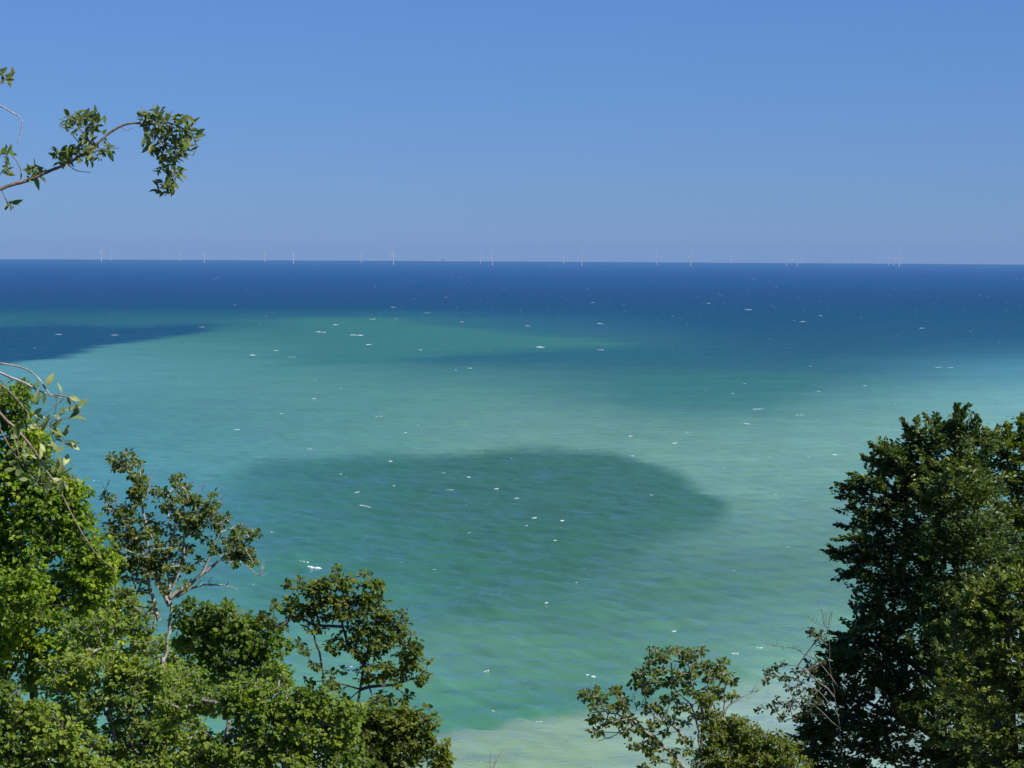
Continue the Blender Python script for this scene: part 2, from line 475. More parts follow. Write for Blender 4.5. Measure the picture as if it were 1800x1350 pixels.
    me = mesh_np('sea', V, [q], m, smooth=True, attrs={'water_colour': col})
    tag(obj('sea', me), 'sea running from turquoise chalky shallows to deep blue at the horizon', kind='structure')
build_sea()

# ------------------------------------------------------------------ terrain under the trees
def ground(x, y):
    y = np.asarray(y, float)
    return np.interp(y, [-60, 2, 42, 62, 78, 110, 300], [129.5, 128.4, 106.0, 84.0, 6.0, 1.2, -4.0]) + 0.0 * np.asarray(x)

def build_terrain():
    xs = np.linspace(-420, 420, 120); ys = np.concatenate([np.linspace(-60, 110, 90), [130, 160, 220, 300]])
    X, Y = np.meshgrid(xs, ys)
    Z = ground(X, Y) + fbm(X / 9, Y / 9, 31) * 0.35 * (Y > 4) + fbm(X / 60, Y / 60, 32) * 1.5 * (Y > 15)
    V = np.stack([X, Y, Z], -1).reshape(-1, 3)
    idx = np.arange(X.size).reshape(X.shape)
    q = np.stack([idx[:-1, :-1], idx[:-1, 1:], idx[1:, 1:], idx[1:, :-1]], -1).reshape(-1, 4)
    m, t, o = new_mat('chalk_slope')
    tc = N(t, 'TexCoord')
    nz = N(t, 'TexNoise'); nz.inputs['Scale'].default_value = 0.8; nz.inputs['Detail'].default_value = 8
    t.links.new(tc.outputs['Object'], nz.inputs['Vector'])
    g = ramp(t, [(0.35, (0.035, 0.045, 0.018)), (0.6, (0.09, 0.08, 0.045))])
    t.links.new(nz.outputs[0], g.inputs[0])
    geo = N(t, 'NewGeometry'); sx = N(t, 'SeparateXYZ'); t.links.new(geo.outputs['Normal'], sx.inputs[0])
    mr = N(t, 'MapRange'); mr.inputs['From Min'].default_value = 0.55; mr.inputs['From Max'].default_value = 0.35
    t.links.new(sx.outputs[2], mr.inputs[0])
    mx = N(t, 'Mix', data_type='RGBA'); mx.inputs[7].default_value = (0.72, 0.70, 0.64, 1)
    t.links.new(mr.outputs[0], mx.inputs[0]); t.links.new(g.outputs[0], mx.inputs[6])
    p = N(t, 'BsdfPrincipled'); p.inputs['Roughness'].default_value = 0.9
    t.links.new(mx.outputs[2], p.inputs['Base Color']); t.links.new(p.outputs[0], o.inputs[0])
    tag(obj('cliff_slope', mesh_np('cliff_slope', V, [q], m, True)), 'wooded chalk cliff slope dropping to the sea', kind='structure')
build_terrain()

# ------------------------------------------------------------------ air
HAZE = 1.75e-5
def build_haze():
    x0, x1, y0, y1, z0, z1 = -53000, 53000, -200, 53000, -190, 230
    V = np.array([[x, y, z] for z in (z0, z1) for y in (y0, y1) for x in (x0, x1)], float)
    q = np.array([[0, 2, 3, 1], [4, 5, 7, 6], [0, 1, 5, 4], [2, 6, 7, 3], [0, 4, 6, 2], [1, 3, 7, 5]])
    m, t, o = new_mat('haze_air')
    v = N(t, 'VolumePrincipled')
    v.inputs['Color'].default_value = (0.33, 0.54, 0.88, 1)
    v.inputs['Density'].default_value = HAZE
    v.inputs['Anisotropy'].default_value = 0.0
    t.links.new(v.outputs[0], o.inputs['Volume'])
    h = obj('haze', mesh_np('haze', V, [q], m))
    tag(h, 'thin blue sea haze', kind='stuff')
    h.display_type = 'WIRE'
build_haze()

# ------------------------------------------------------------------ wind farm
WHITE = plain_material('turbine_white_paint', (0.44, 0.45, 0.46), 0.45)
YELLOW = plain_material('foundation_paint', (0.70, 0.66, 0.55), 0.5)
STEEL = plain_material('dark_steel', (0.06, 0.065, 0.07), 0.5)
RED = plain_material('red_hull_paint', (0.45, 0.06, 0.05), 0.4)

def lathe(prof, n=12, axis=2, cx=0, cy=0):
    V = []; q = []
    for (r, z) in prof:
        for k in range(n):
            a = 2 * math.pi * k / n
            V.append((cx + r * math.cos(a), cy + r * math.sin(a), z))
    for i in range(len(prof) - 1):
        for k in range(n):
            q.append((i * n + k, i * n + (k + 1) % n, (i + 1) * n + (k + 1) % n, (i + 1) * n + k))
    return np.array(V, float), np.array(q)

def box(x0, x1, y0, y1, z0, z1):
    V = np.array([[x, y, z] for z in (z0, z1) for y in (y0, y1) for x in (x0, x1)], float)
    q = np.array([[0, 2, 3, 1], [4, 5, 7, 6], [0, 1, 5, 4], [2, 6, 7, 3], [0, 4, 6, 2], [1, 3, 7, 5]])
    return V, q

def join(parts):
    Vs, qs, o = [], [], 0
    for V, q in parts:
        Vs.append(V); qs.append(q + o); o += len(V)
    return np.concatenate(Vs), np.concatenate(qs)

def mesh_of(name, parts, mat, smooth=False):
    V, q = join(parts)
    return mesh_np(name, V, [q], mat, smooth)

H = 107.0
tower_me = mesh_of('tower', [lathe([(3.9, 17), (3.7, 40), (3.1, 75), (2.5, H - 2), (0.1, H - 1.9)], 14)], WHITE, True)
base_me = mesh_of('foundation', [lathe([(3.6, -8), (3.6, 15), (5.6, 15.2), (5.6, 16.4), (3.9, 16.6), (3.9, 17.2)], 14)], YELLOW)
nac_me = mesh_of('nacelle', [box(-3.2, 3.2, -5.5, 11.5, H - 2.8, H + 4.2), box(-1.2, 1.2, 7, 10, H + 4.2, H + 6)], WHITE)
Vh, qh = lathe([(0.1, -3.6), (1.6, -3.2), (2.5, -1.8), (2.7, 0), (2.4, 1.5)], 12)
Vh = Vh[:, [0, 2, 1]] + np.array([0, -7.5, H + 0.6])
hub_me = mesh_of('hub', [(Vh, qh[:, ::-1])], WHITE, True)
def blade_geo():
    st = [(1.5, 2.2, 2.2, 0), (6, 3.6, 1.9, 0.30), (14, 5.6, 1.3, 0.26), (28, 4.4, 0.95, 0.16), (48, 3.0, 0.65, 0.08), (66, 1.8, 0.4, 0.03), (76, 0.9, 0.22, 0.0), (79, 0.12, 0.1, 0)]
    V, q = [], []
    for (z, ch, th, tw) in st:
        for (u, v) in [(-0.3, 0), (-0.1, 0.5), (0.25, 0.38), (0.7, 0), (0.25, -0.38), (-0.1, -0.5)]:
            x, y = u * ch, v * th
            V.append((x * math.cos(tw) - y * math.sin(tw), x * math.sin(tw) + y * math.cos(tw), z))
    for i in range(len(st) - 1):
        for k in range(6):
            q.append((i * 6 + k, i * 6 + (k + 1) % 6, (i + 1) * 6 + (k + 1) % 6, (i + 1) * 6 + k))
    return np.array(V, float), np.array(q)
blade_me = mesh_of('blade', [blade_geo()], WHITE, True)

rt = random.Random(3)
def dist_for(base_below):
    """how far out a waterline seen this many photo pixels below the horizon lies"""
    ang = DIP + base_below / F
    a, b, c = 1 / (2 * RE), -ang, CAM[2]
    return (-b - math.sqrt(max(b * b - 4 * a * c, 0))) / (2 * a)

def hor(px):
    return 454.8 + 9.5 * px / 1800

# (photo x, hub y, waterline y or None when below the horizon, yaw deg, rotor phase deg, where it stands)
TURB = [
 (178, 439.5, 459.5, 62, 10, 'leftmost and tallest looking of all'),
 (194, 443.5, 457.6, 70, 35, 'just right of the leftmost one, shorter and fainter'),
 (208, 446, None, 60, 70, 'faint, second right of the leftmost turbine'),
 (290, 446.5, None, 65, 20, 'faint, alone between the left pair and the next tall one'),
 (315.5, 443.5, 458.7, 75, 5, 'left of the tower with the small white speck beside it'),
 (359, 443.5, 461.2, 80, 0, 'bright tower under the drooping leafy branch tip'),
 (366, 447, None, 70, 50, 'faint, close behind the bright tower under the branch tip'),
 (465, 443.5, 460, 82, 15, 'pale, first one right of the branch tip towers'),
 (515.7, 443.8, 462.8, 84, 0, 'bright tower with no visible side blades, left of centre'),
 (559.5, 448, None, 60, 25, 'faint, between the bright left tower and the low vessel'),
 (634.5, 446, 461.4, 80, 8, 'left of the low grey vessel on the horizon'),
 (691.5, 446.3, 464.6, 35, 0, 'bright, right of the low grey vessel on the horizon'),
 (726, 450, None, 50, 40, 'very faint, left of the dark offshore platform'),
 (770.5, 450, None, 50, 0, 'very faint, touching the left of the dark offshore platform'),
 (844.5, 449, 463.2, 25, 5, 'paler left one of the middle pair'),
 (865.5, 449.3, 466.2, 15, -4, 'brighter right one of the middle pair'),
 (990.5, 449.6, 464, 30, 20, 'paler, left of the brightest centre right turbine'),
 (1022.5, 449.8, 467.6, 10, 2, 'bright full rotor turbine right of centre'),
 (1154.5, 450.6, 465.3, 20, -6, 'mid bright, next to the right of the centre right one'),
 (1214, 450, 467.8, 12, 12, 'bright with a blade pointing up right'),
 (1285, 450, 464.4, 85, 0, 'thin with edge on rotor, right of the up right bladed one'),
 (1300, 453, None, 40, 30, 'very faint, beside the thin edge on turbine'),
 (1382.5, 450.6, 466.2, 25, 4, 'paler left one of the right hand pair'),
 (1401, 450.4, 468.3, 15, -5, 'brightest one of the right hand pair'),
 (1410, 453, None, 35, 22, 'faint, tucked right behind the right hand pair'),
 (1492, 454, None, 80, 0, 'very faint, alone between the right hand pair and the last group'),
 (1542, 452.3, 464.6, 25, 15, 'faint, left end of the last group'),
 (1562.5, 452, 466.3, 22, 8, 'second of the last group from its left end'),
 (1571.5, 453, 467.3, 80, 0, 'third of the last group, edge on'),
 (1580.5, 450.6, 468.8, 30, 3, 'brightest and tallest of the last group'),
 (1589, 454, None, 60, 40, 'faint, rightmost of all, behind the last group'),
]
for px, hy, by, yaw, ph, where in TURB:
    if by is not None:
        d = dist_for(by - hor(px))
        sc = min(max((by - hy) / F * d / H, 0.85), 1.2)
    else:
        # waterline hidden by the curve of the sea
        hp = hor(px) - hy
        d = 36000.0
        for _ in range(30):
            top = (H - d * d / (2 * RE) - CAM[2]) / d + DIP
            d *= 1 + 0.02 * (1 if top * F > hp else -1)
            d = min(max(d, 30000), 43000)
        sc = 1.0
    dr = ray(px, hor(px))
    h = math.hypot(dr[0], dr[1])
    x, y = dr[0] / h * d, dr[1] / h * d
    t = empty('wind_turbine', (x, y, -d * d / (2 * RE)), 'white offshore wind turbine, ' + where, 'wind turbine', 'offshore wind turbines along the horizon')
    t.scale = (sc, sc, sc)
    azi = math.atan2(x, y)
    yw = R_(yaw) - azi
    t.rotation_euler = (0, 0, yw)
    for nm, me in (('foundation', base_me), ('tower', tower_me), ('nacelle', nac_me), ('hub', hub_me)):
        c = obj(nm, me, t, (0, 0, 0))
    for k in range(3):
        b = obj('blade', blade_me, t, (0, -7.5, H + 0.6))
        b.rotation_euler = (0, R_(ph + 120 * k), 0)

def far_spot(px, d):
    dr = ray(px, hor(px)); h = math.hypot(dr[0], dr[1])
    return (dr[0] / h * d, dr[1] / h * d, -d * d / (2 * RE))

# offshore platform and vessels near the horizon
p = empty('offshore_platform', far_spot(778.5, 38500), 'small dark offshore platform sitting on the horizon', 'platform')
obj('deck', mesh_of('deck', [box(-17, 17, -12, 12, 20, 36), box(-10, 8, -8, 8, 36, 42)], STEEL), p, (0, 0, 0))
obj('crane', mesh_of('crane', [box(9, 11, -1, 1, 42, 54)], STEEL), p, (0, 0, 0))
for sx in (-13, 13):
    for sy in (-9, 9):
        obj('leg', mesh_of('leg', [box(sx - 1.4, sx + 1.4, sy - 1.4, sy + 1.4, -6, 20)], STEEL), p, (0, 0, 0))

def hull_geo(L, W, D, z0=-0.5):
    st = [(-0.5, 0.75), (-0.2, 1.0), (0.15, 1.0), (0.36, 0.7), (0.5, 0.04)]
    V, q = [], []
    for u, wd in st:
        for (s, z) in ((-0.35, z0), (0.35, z0), (0.5, D * (1 + 0.25 * max(u, 0))), (-0.5, D * (1 + 0.25 * max(u, 0)))):
            V.append((u * L, s * W * wd, z))
    for i in range(len(st) - 1):
        for k in range(4):
            q.append((i * 4 + k, i * 4 + (k + 1) % 4, (i + 1) * 4 + (k + 1) % 4, (i + 1) * 4 + k))
    q.append((0, 3, 2, 1)); q.append((16, 17, 18, 19))
    return np.array(V, float), np.array(q)

GREY = plain_material('grey_ship_paint', (0.35, 0.36, 0.38), 0.5)
p = empty('cargo_vessel', far_spot(662, 38000), 'low grey vessel half hidden on the horizon', 'ship')
obj('hull', mesh_of('hull', [hull_geo(85, 16, 12, -3)], GREY), p, (0, 0, 0))
obj('superstructure', mesh_of('superstructure', [box(-30, 6, -7, 7, 12, 24), box(-22, -4, -6, 6, 24, 32)], GREY), p, (0, 0, 0))

def motorboat(px, py, L, hullmat, label, rot):
    P = sea_at(px, py)
    p = empty('motorboat', P, label, 'boat')
    p.rotation_euler = (0, 0, R_(rot))
    obj('hull', mesh_of('hull', [hull_geo(L, L * 0.32, L * 0.13)], hullmat), p, (0, 0, 0))
    obj('cabin', mesh_of('cabin', [box(-0.2 * L, 0.15 * L, -0.1 * L, 0.1 * L, 0.13 * L, 0.3 * L)], WHITE), p, (0, 0, 0))
motorboat(784, 523.3, 6.5, RED, 'tiny boat with a reddish hull among the far whitecaps', 20)
motorboat(170, 462.0, 14, WHITE, 'white speck of a boat left of the leftmost wind turbine', 0)
motorboat(354, 460.6, 14, WHITE, 'white speck of a boat beside the turbine under the branch tip', 10)

# ------------------------------------------------------------------ whitecaps
def foam_material():
    m, t, o = new_mat('sea_foam')
    tc = N(t, 'TexCoord'); nz = N(t, 'TexNoise'); nz.inputs['Scale'].default_value = 2.0
    t.links.new(tc.outputs['Object'], nz.inputs['Vector'])
    r = ramp(t, [(0.3, (0.40, 0.48, 0.48)), (0.65, (0.72, 0.74, 0.74))])
    t.links.new(nz.outputs[0], r.inputs[0])
    d = N(t, 'BsdfDiffuse'); t.links.new(r.outputs[0], d.inputs[0]); t.links.new(d.outputs[0], o.inputs[0])
    return m
FOAM = foam_material()

def crest(px, py, wpx, hpx, rng):
    """a breaking crest: an uneven ridge of foam lying along a wave"""
    P = sea_at(px, py)
    r = math.hypot(P[0], P[1]); mpp = r / F
    L = wpx * mpp; hh = min(hpx * mpp * 0.46, 1.3)
    n = int(max(5, min(14, wpx * 1.2)))
    rot = -0.10 + rng.normal(0, 0.10) - math.atan2(P[0], P[1])
    V, q = [], []
    dep = max(1.0, hh * 2.0) + 0.6
    ph = rng.uniform(0, 6.28)
    for i in range(n):
        u = i / (n - 1)
        env = math.sin(math.pi * min(max(u, 0.0), 1.0)) ** 0.55
        jig = rng.uniform(0.25, 1.0) * env
        bend = 0.10 * L * math.sin(2.2 * u + ph) * 0.5
        x = (u - 0.5) * L
        top = hh * jig * rng.uniform(0.5, 1.0)
        for (yy, zz) in ((-dep * env * 0.6 + bend, -0.35), (-dep * 0.25 * env + bend, top * 0.75), (0.1 * dep + bend, top), (dep * env * 0.7 + bend, -0.3)):
            c, s = math.cos(rot), math.sin(rot)
            V.append((P[0] + x * c - yy * s, P[1] + x * s + yy * c, zz))
    for i in range(n - 1):
        for k in range(3):
            q.append((i * 4 + k, i * 4 + k + 4, i * 4 + k + 5, i * 4 + k + 1))
    V = np.array(V)
    rr = np.hypot(V[:, 0], V[:, 1])
    res = np.maximum(1.05, rr ** 2 / 130 * 0.00027)
    V[:, 2] += -rr ** 2 / (2 * RE) + wave_z(V[:, 0], V[:, 1], res)
    return V, np.array(q)

rngf = np.random.default_rng(17)
BIG = [
 (534, 991, 22, 7, 'upper left half of the large twin whitecap above the slender tree'),
 (553, 998.5, 28, 5, 'lower right half of the large twin whitecap above the slender tree'),
 (590, 571, 11, 2.6, 'thick short whitecap on the far edge of the green water'),
 (563, 583.5, 20, 1.7, 'long thin whitecap left of the widest far one'),
 (626, 589, 25, 2.0, 'widest far whitecap in the green water'),
 (648, 606, 11, 1.8, 'whitecap just below the widest far one'),
 (444, 624.5, 12, 2.6, 'double whitecap left of the middle on the pale water'),
 (768, 690, 28, 2.0, 'broken long whitecap in the middle of the pale water'),
 (714, 762, 17, 2.2, 'lone whitecap above the dark pool of water'),
 (947, 1264, 16, 2.2, 'whitecap on the edge of the milky shore water'),
 (207, 800, 12, 2.8, 'whitecap left above the sparse pale tree'),
 (950, 610.5, 16, 1.8, 'whitecap row right of the middle near the dark band'),
 (1660, 646, 34, 1.8, 'long whitecap streak far right on the turquoise edge'),
 (1522, 678, 11, 2.2, 'short thick whitecap above the tall beech'),
 (1256, 885, 8, 3.6, 'small tall splash at the right rim of the dark pool'),
 (1184, 1106, 9, 2.6, 'near whitecap above the sparse shrub on the right'),
]
for px, py, a, b, lab in BIG:
    b *= 2.0
    parts = [crest(px, py, a, b, rngf)]
    if a > 19 and py < 900: parts = [crest(px - a * 0.2, py, a * 0.55, b, rngf), crest(px + a * 0.27, py + 0.6, a * 0.5, b * 0.8, rngf)]
    V, q = join(parts)
    tag(obj('whitecap', mesh_np('whitecap', V, [q], FOAM, True)), 'white foam, ' + lab, 'whitecap', 'larger whitecaps on the sea')

SMALL = [(686,812,5,2.4),(1213,760,14,1.5),(1143,747,9,1.6),(950,720,6,1.6),(668,733,12,1.8),(675,724,10,1.2),(495,726,8,2.6),(551,700,6,2.2),(534,690,5,2),(413,755,12,1.6),
 (623,682,6,1.5),(555,669,6,2),(485,616,5,2),(512,628,16,1.5),(739,615,4,2),(860,617,6,1.4),(1055,615,9,1.6),(826,647,5,1.5),(780,832,4,2),(787,860,16,2.0),
 (641,892,14,1.4),(939,914,6,2),(988,917,5,2),(1145,869,4,2),(1376,835,7,2),(1467,799,7,2.2),(1530,800,7,1.6),(1308,746,14,1.6),(1335,720,16,1.4),(1405,730,12,1.6),
 (1438,688,5,1.8),(1440,650,5,1.8),(1411,565.5,8,2),(1620,577,8,2),(1442,555,5,2),(1246,533,6,1.8),(1042,532,6,1.8),(1315,544.5,10,1.8),(1194,669,14,1.6),(1632,690,9,2.2),
 (1054,569,9,2),(928,573,6,1.8),(812,566,5,2),(751,550,9,1.5),(691,540,6,1.6),(655,561,8,2),(103,588,9,1.8),(202,589,9,1.6),(355,575,8,1.8),(60,612,4,1.6),
 (867,1253,5,2.4),(1110,800,6,1.8),(1020,790,5,2),(1250,790,7,1.8),(1186,779,6,1.6),(1108,767,5,1.6),(806,785,5,1.5),(545,790,8,1.6),(975,955,5,2),(960,1060,5,1.8),(1043,1190,6,1.8),(908,876,6,1.6)]
parts = [crest(a, b, c * 1.5, d * 0.9, rngf) for a, b, c, d in SMALL]
for i in range(950):
    # more of them, and smaller, out towards the deep water and to the right
    py = 470 + 90 * rngf.random() ** 0.8 if rngf.random() < 0.80 else 560 + 330 * rngf.random() ** 1.6
    px = 1800 * rngf.random() ** 0.75
    if py < 560 and rngf.random() < 0.35: px = 700 + 1100 * rngf.random()
    s = 0.4 + 1.4 * rngf.random() ** 6
    parts.append(crest(px, py, 2.8 * s, 0.35 + 0.5 * rngf.random() * s, rngf))
for i in range(45):                     # fine crests on the nearer water
    py = 800 + 440 * rngf.random(); px = 380 + 1150 * rngf.random()
    parts.append(crest(px, py, 5 + 12 * rngf.random() ** 2, 0.3 + 0.4 * rngf.random(), rngf))
V, q = join(parts)
tag(obj('whitecap_foam', mesh_np('whitecap_foam', V, [q], FOAM, True)), 'small white flecks of foam scattered over the sea', 'foam', kind='stuff')

# ------------------------------------------------------------------ trees
def tube(path, radii, n=6):
    """round branch along a polyline"""
    P = np.asarray(path, float); m = len(P)
    T = np.gradient(P, axis=0); T /= np.linalg.norm(T, axis=1)[:, None] + 1e-9
    a = np.array([0, 1.0, 0.2]); u = np.cross(T[0], a); u /= np.linalg.norm(u) + 1e-9
    V = []
    ang = np.linspace(0, 2 * math.pi, n, endpoint=False)
    for i in range(m):
        u = u - T[i] * (u @ T[i]); u /= np.linalg.norm(u) + 1e-9
        v = np.cross(T[i], u)
        V.append(P[i] + radii[i] * (np.cos(ang)[:, None] * u + np.sin(ang)[:, None] * v))
    V = np.concatenate(V)
    q = []
    for i in range(m - 1):
        for k in range(n):
            q.append((i * n + k, i * n + (k + 1) % n, (i + 1) * n + (k + 1) % n, (i + 1) * n + k))
    return V, np.array(q)

def smooth_path(pts, step):
    """Catmull-Rom through the points"""
    P = np.asarray(pts, float)
    if len(P) < 3:
        L = np.linalg.norm(P[-1] - P[0]); k = max(2, int(L / step) + 1)
        return P[0] + (P[-1] - P[0]) * np.linspace(0, 1, k)[:, None]
    E = np.concatenate([[2 * P[0] - P[1]], P, [2 * P[-1] - P[-2]]])
    out = []
    for i in range(1, len(E) - 2):
        L = np.linalg.norm(E[i + 1] - E[i]); k = max(2, int(L / step) + 1)
        for t in np.linspace(0, 1, k, endpoint=False):
            t2, t3 = t * t, t ** 3
            out.append(0.5 * (2 * E[i] + (E[i + 1] - E[i - 1]) * t + (2 * E[i - 1] - 5 * E[i] + 4 * E[i + 1] - E[i + 2]) * t2 + (3 * E[i] - E[i - 1] - 3 * E[i + 1] + E[i + 2]) * t3))
    out.append(E[-2])
    return np.array(out)

def frusta(A, B, ra, rb, n=4):
    """many tapered twigs at once"""
    D = B - A; L = np.linalg.norm(D, axis=1, keepdims=True); D = D / (L + 1e-9)
    ref = np.where(np.abs(D[:, 2:3]) > 0.9, np.array([[1.0, 0, 0]]), np.array([[0, 0, 1.0]]))
    U = np.cross(D, ref); U /= np.linalg.norm(U, axis=1, keepdims=True) + 1e-9
    W = np.cross(D, U)
    ang = np.linspace(0, 2 * math.pi, n, endpoint=False)
    ring = np.cos(ang)[None, :, None] * U[:, None, :] + np.sin(ang)[None, :, None] * W[:, None, :]
    V = np.concatenate([A[:, None, :] + ra[:, None, None] * ring, B[:, None, :] + rb[:, None, None] * ring], 1)
    m = len(A)
    base = (np.arange(m) * 2 * n)[:, None, None]
    k = np.arange(n)
    f = np.stack([k, (k + 1) % n, n + (k + 1) % n, n + k], -1)[None]
    return V.reshape(-1, 3), (base + f).reshape(-1, 4)

def leaf_cards(P, Dir, Nrm, Ln, Wd, fold):
    """folded six-point leaves: base, two shoulders each side, tip"""
    Dn = Dir / (np.linalg.norm(Dir, axis=1, keepdims=True) + 1e-9)
    S = np.cross(Dn, Nrm); S /= np.linalg.norm(S, axis=1, keepdims=True) + 1e-9
    U = np.cross(S, Dn)
    L = Ln[:, None]; Wh = Wd[:, None] / 2; fo = fold[:, None]
    b = P
    l1 = P + Dn * L * 0.28 + S * Wh + U * Wh * fo
    l2 = P + Dn * L * 0.68 + S * Wh * 0.8 + U * Wh * fo
    t = P + Dn * L - U * L * 0.12
    r2 = P + Dn * L * 0.68 - S * Wh * 0.8 + U * Wh * fo
    r1 = P + Dn * L * 0.28 - S * Wh + U * Wh * fo
    V = np.stack([b, l1, l2, t, r2, r1], 1).reshape(-1, 3)
    i = (np.arange(len(P)) * 6)[:, None]
    q = np.concatenate([i + np.array([[0, 3, 2, 1]]), i + np.array([[0, 5, 4, 3]])])
    return V, q

def sub(path_px, Y, rng=None, jit=0.0):
    out = []
    for p in path_px:
        y = Y + (p[2] if len(p) > 2 else 0)
        out.append(at(p[0], p[1], y))
    return out

def make_tree(name, label, cat, Y, trunks, lobes, leafmat, barkmat, seed, leaf_px=7, cl_px=12, leaves=15, dens=3.4, style='whorl',
              boost=1.9, r0=0.16, rtip=0.006, bare=(), group='trees on the cliff slope', shell=0.45, asp=0.8, twig_vis=1.0, zdepth=1.0):
    rng = np.random.default_rng(seed)
    mpp = Y / F
    leaf_px *= 1.12 if style == 'spray' else 0.95
    # trunk lines, each run down to the ground
    chains, trunk_parts = [], []
    for ti, tr in enumerate(trunks):
        pts = sub(tr['p'], Y)
        fork = tr.get('fork', False)
        if not fork:
            b = pts[0]
            gz = float(ground(b[0], b[1])) - 0.4
            pts = [np.array([b[0] + rng.normal(0, 0.3), b[1] + rng.normal(0, 0.3) + 0.3, gz]), np.array([b[0] * 0.6 + (b[0] + rng.normal(0, 0.25)) * 0.4, b[1] + 0.1, gz * 0.4 + b[2] * 0.6])] + pts
        path = smooth_path(pts, 0.22)
        path[1:-1] += rng.normal(0, 0.012, (len(path) - 2, 3))
        ra, rb = tr.get('r', (r0, 0.03))
        rad = np.linspace(ra, rb, len(path)) * (1 + 0.08 * rng.normal(size=len(path)))
        if not fork: rad[:3] *= np.array([1.5, 1.25, 1.1])[:len(rad[:3])]
        chains.append((path, rad, fork))
        trunk_parts.append(tube(path, rad, 8))
    base = chains[0][0][0]
    root = empty(name, base, label, cat, group)
    for k, tp in enumerate(trunk_parts):
        V, q = tp
        obj('trunk' if not chains[k][2] else 'limb', mesh_np('trunk', V, [q], barkmat, True), root)
    # bud clusters
    C, S, LT = [], [], []
    for lb in lobes:
        if lb[0] == 'f':                            # a twig reaching out: small tufts along a line
            _, xa, ya, xb, yb = lb
            L = math.hypot(xb - xa, yb - ya); k = max(2, int(L / 7))
            oy = rng.normal(0, 0.5)
            for t in np.linspace(0, 1, k):
                C.append(at(xa + (xb - xa) * t + rng.normal(0, 1.5), ya + (yb - ya) * t + rng.normal(0, 1.5), Y + oy)); S.append(0.62 - 0.2 * t); LT.append(0.5)
            continue
        if len(lb) == 2:
            C.append(at(lb[0], lb[1], Y + rng.normal(0, 0.5) * zdepth)); S.append(1.0)
            C.append(at(lb[0] + rng.normal(0, 5), lb[1] + rng.normal(0, 4), Y + rng.normal(0, 0.5) * zdepth)); S.append(0.8); LT += [0.5, 0.5]
            continue
        px, py, rx, ry = lb[:4]
        dy = lb[4] if len(lb) > 4 else 0
        dd = lb[5] if len(lb) > 5 else 1.0
        lt = rng.normal(0.5, 0.17)
        n = max(3, int(dens * boost * dd * rx * ry / cl_px ** 2))
        v = rng.normal(size=(n, 3)); v /= np.linalg.norm(v, axis=1, keepdims=True)
        rr = (shell + (1 - shell) * rng.random(n)) ** 0.8
        v *= rr[:, None]
        if True:                                   # some twigs reach out past the rest
            k = rng.random(n) < 0.09
            v[k] *= rng.uniform(1.08, 1.38, (int(k.sum()), 1)) / np.maximum(rr[k][:, None], 0.6)
        for a in v:
            yy = Y + dy + a[1] * 0.5 * (rx + ry) * mpp * zdepth
            C.append(at(px + a[0] * rx, py - a[2] * ry, yy)); S.append(rng.uniform(0.7, 1.15)); LT.append(lt)
    C = np.array(C); S = np.array(S)
    # branches: each cluster joins the nearest wood, preferring wood near the trunk
    nodes, par, plen = [], [], []
    for path, rad, fork in chains:
        st = len(nodes)
        keep = range(int(len(path) * 0.30) if not fork else 0, len(path))
        for j, i in enumerate(keep):
            nodes.append(path[i]); par.append(-1); plen.append(0.05 * j)
    ntr = len(nodes)
    cap = len(nodes) + len(C) * 12
    NP = np.zeros((cap, 3)); NP[:ntr] = nodes
    PL = np.zeros(cap); PL[:ntr] = plen
    PA = np.full(cap, -1, int); cnt = ntr
    tr_arr = NP[:ntr].copy()
    d0 = np.array([np.min(np.sum((tr_arr - c) ** 2, 1)) for c in C])
    tip_idx = np.zeros(len(C), int); tdir = np.zeros((len(C), 3))
    step = 0.5
    for ci in np.argsort(d0):
        c = C[ci]
        d = np.sqrt(np.sum((NP[:cnt] - c) ** 2, 1))
        cost = d + 0.28 * PL[:cnt] + 0.5 * np.clip(NP[:cnt, 2] - c[2], 0, None)
        j = int(np.argmin(cost))
        A = NP[j]; L = d[j]
        k = int(min(10, max(1, round(L / step))))
        prev = j
        mid = rng.normal(0, 0.10 * L + 0.01, 3); mid[2] -= 0.10 * L if L > 1 else 0
        for s in range(1, k + 1):
            t = s / k
            p = A + (c - A) * t + mid * math.sin(math.pi * t)
            if cnt >= cap: break
            NP[cnt] = p; PA[cnt] = prev
            PL[cnt] = PL[prev] + np.linalg.norm(p - NP[prev])
            prev = cnt; cnt += 1
        tip_idx[ci] = prev
        dv = c - NP[PA[prev]] if PA[prev] >= 0 else c - A
        tdir[ci] = dv / (np.linalg.norm(dv) + 1e-9)
    load = np.zeros(cnt); load[tip_idx] += 1
    for i in range(cnt - 1, ntr - 1, -1):
        if PA[i] >= 0: load[PA[i]] += load[i]
    rad = rtip * np.maximum(load, 1) ** 0.42
    e = np.array([i for i in range(ntr, cnt) if PA[i] >= 0])
    if len(e):
        ra = np.minimum(rad[PA[e]], rad[e] * 1.5); ra[PA[e] < ntr] = rad[e][PA[e] < ntr] * 1.25
        V, q = frusta(NP[PA[e]], NP[e], ra * twig_vis, rad[e] * twig_vis, 5)
        o = obj('branches', mesh_np('branches', V, [q], barkmat, True), root)
        o['kind'] = 'stuff'
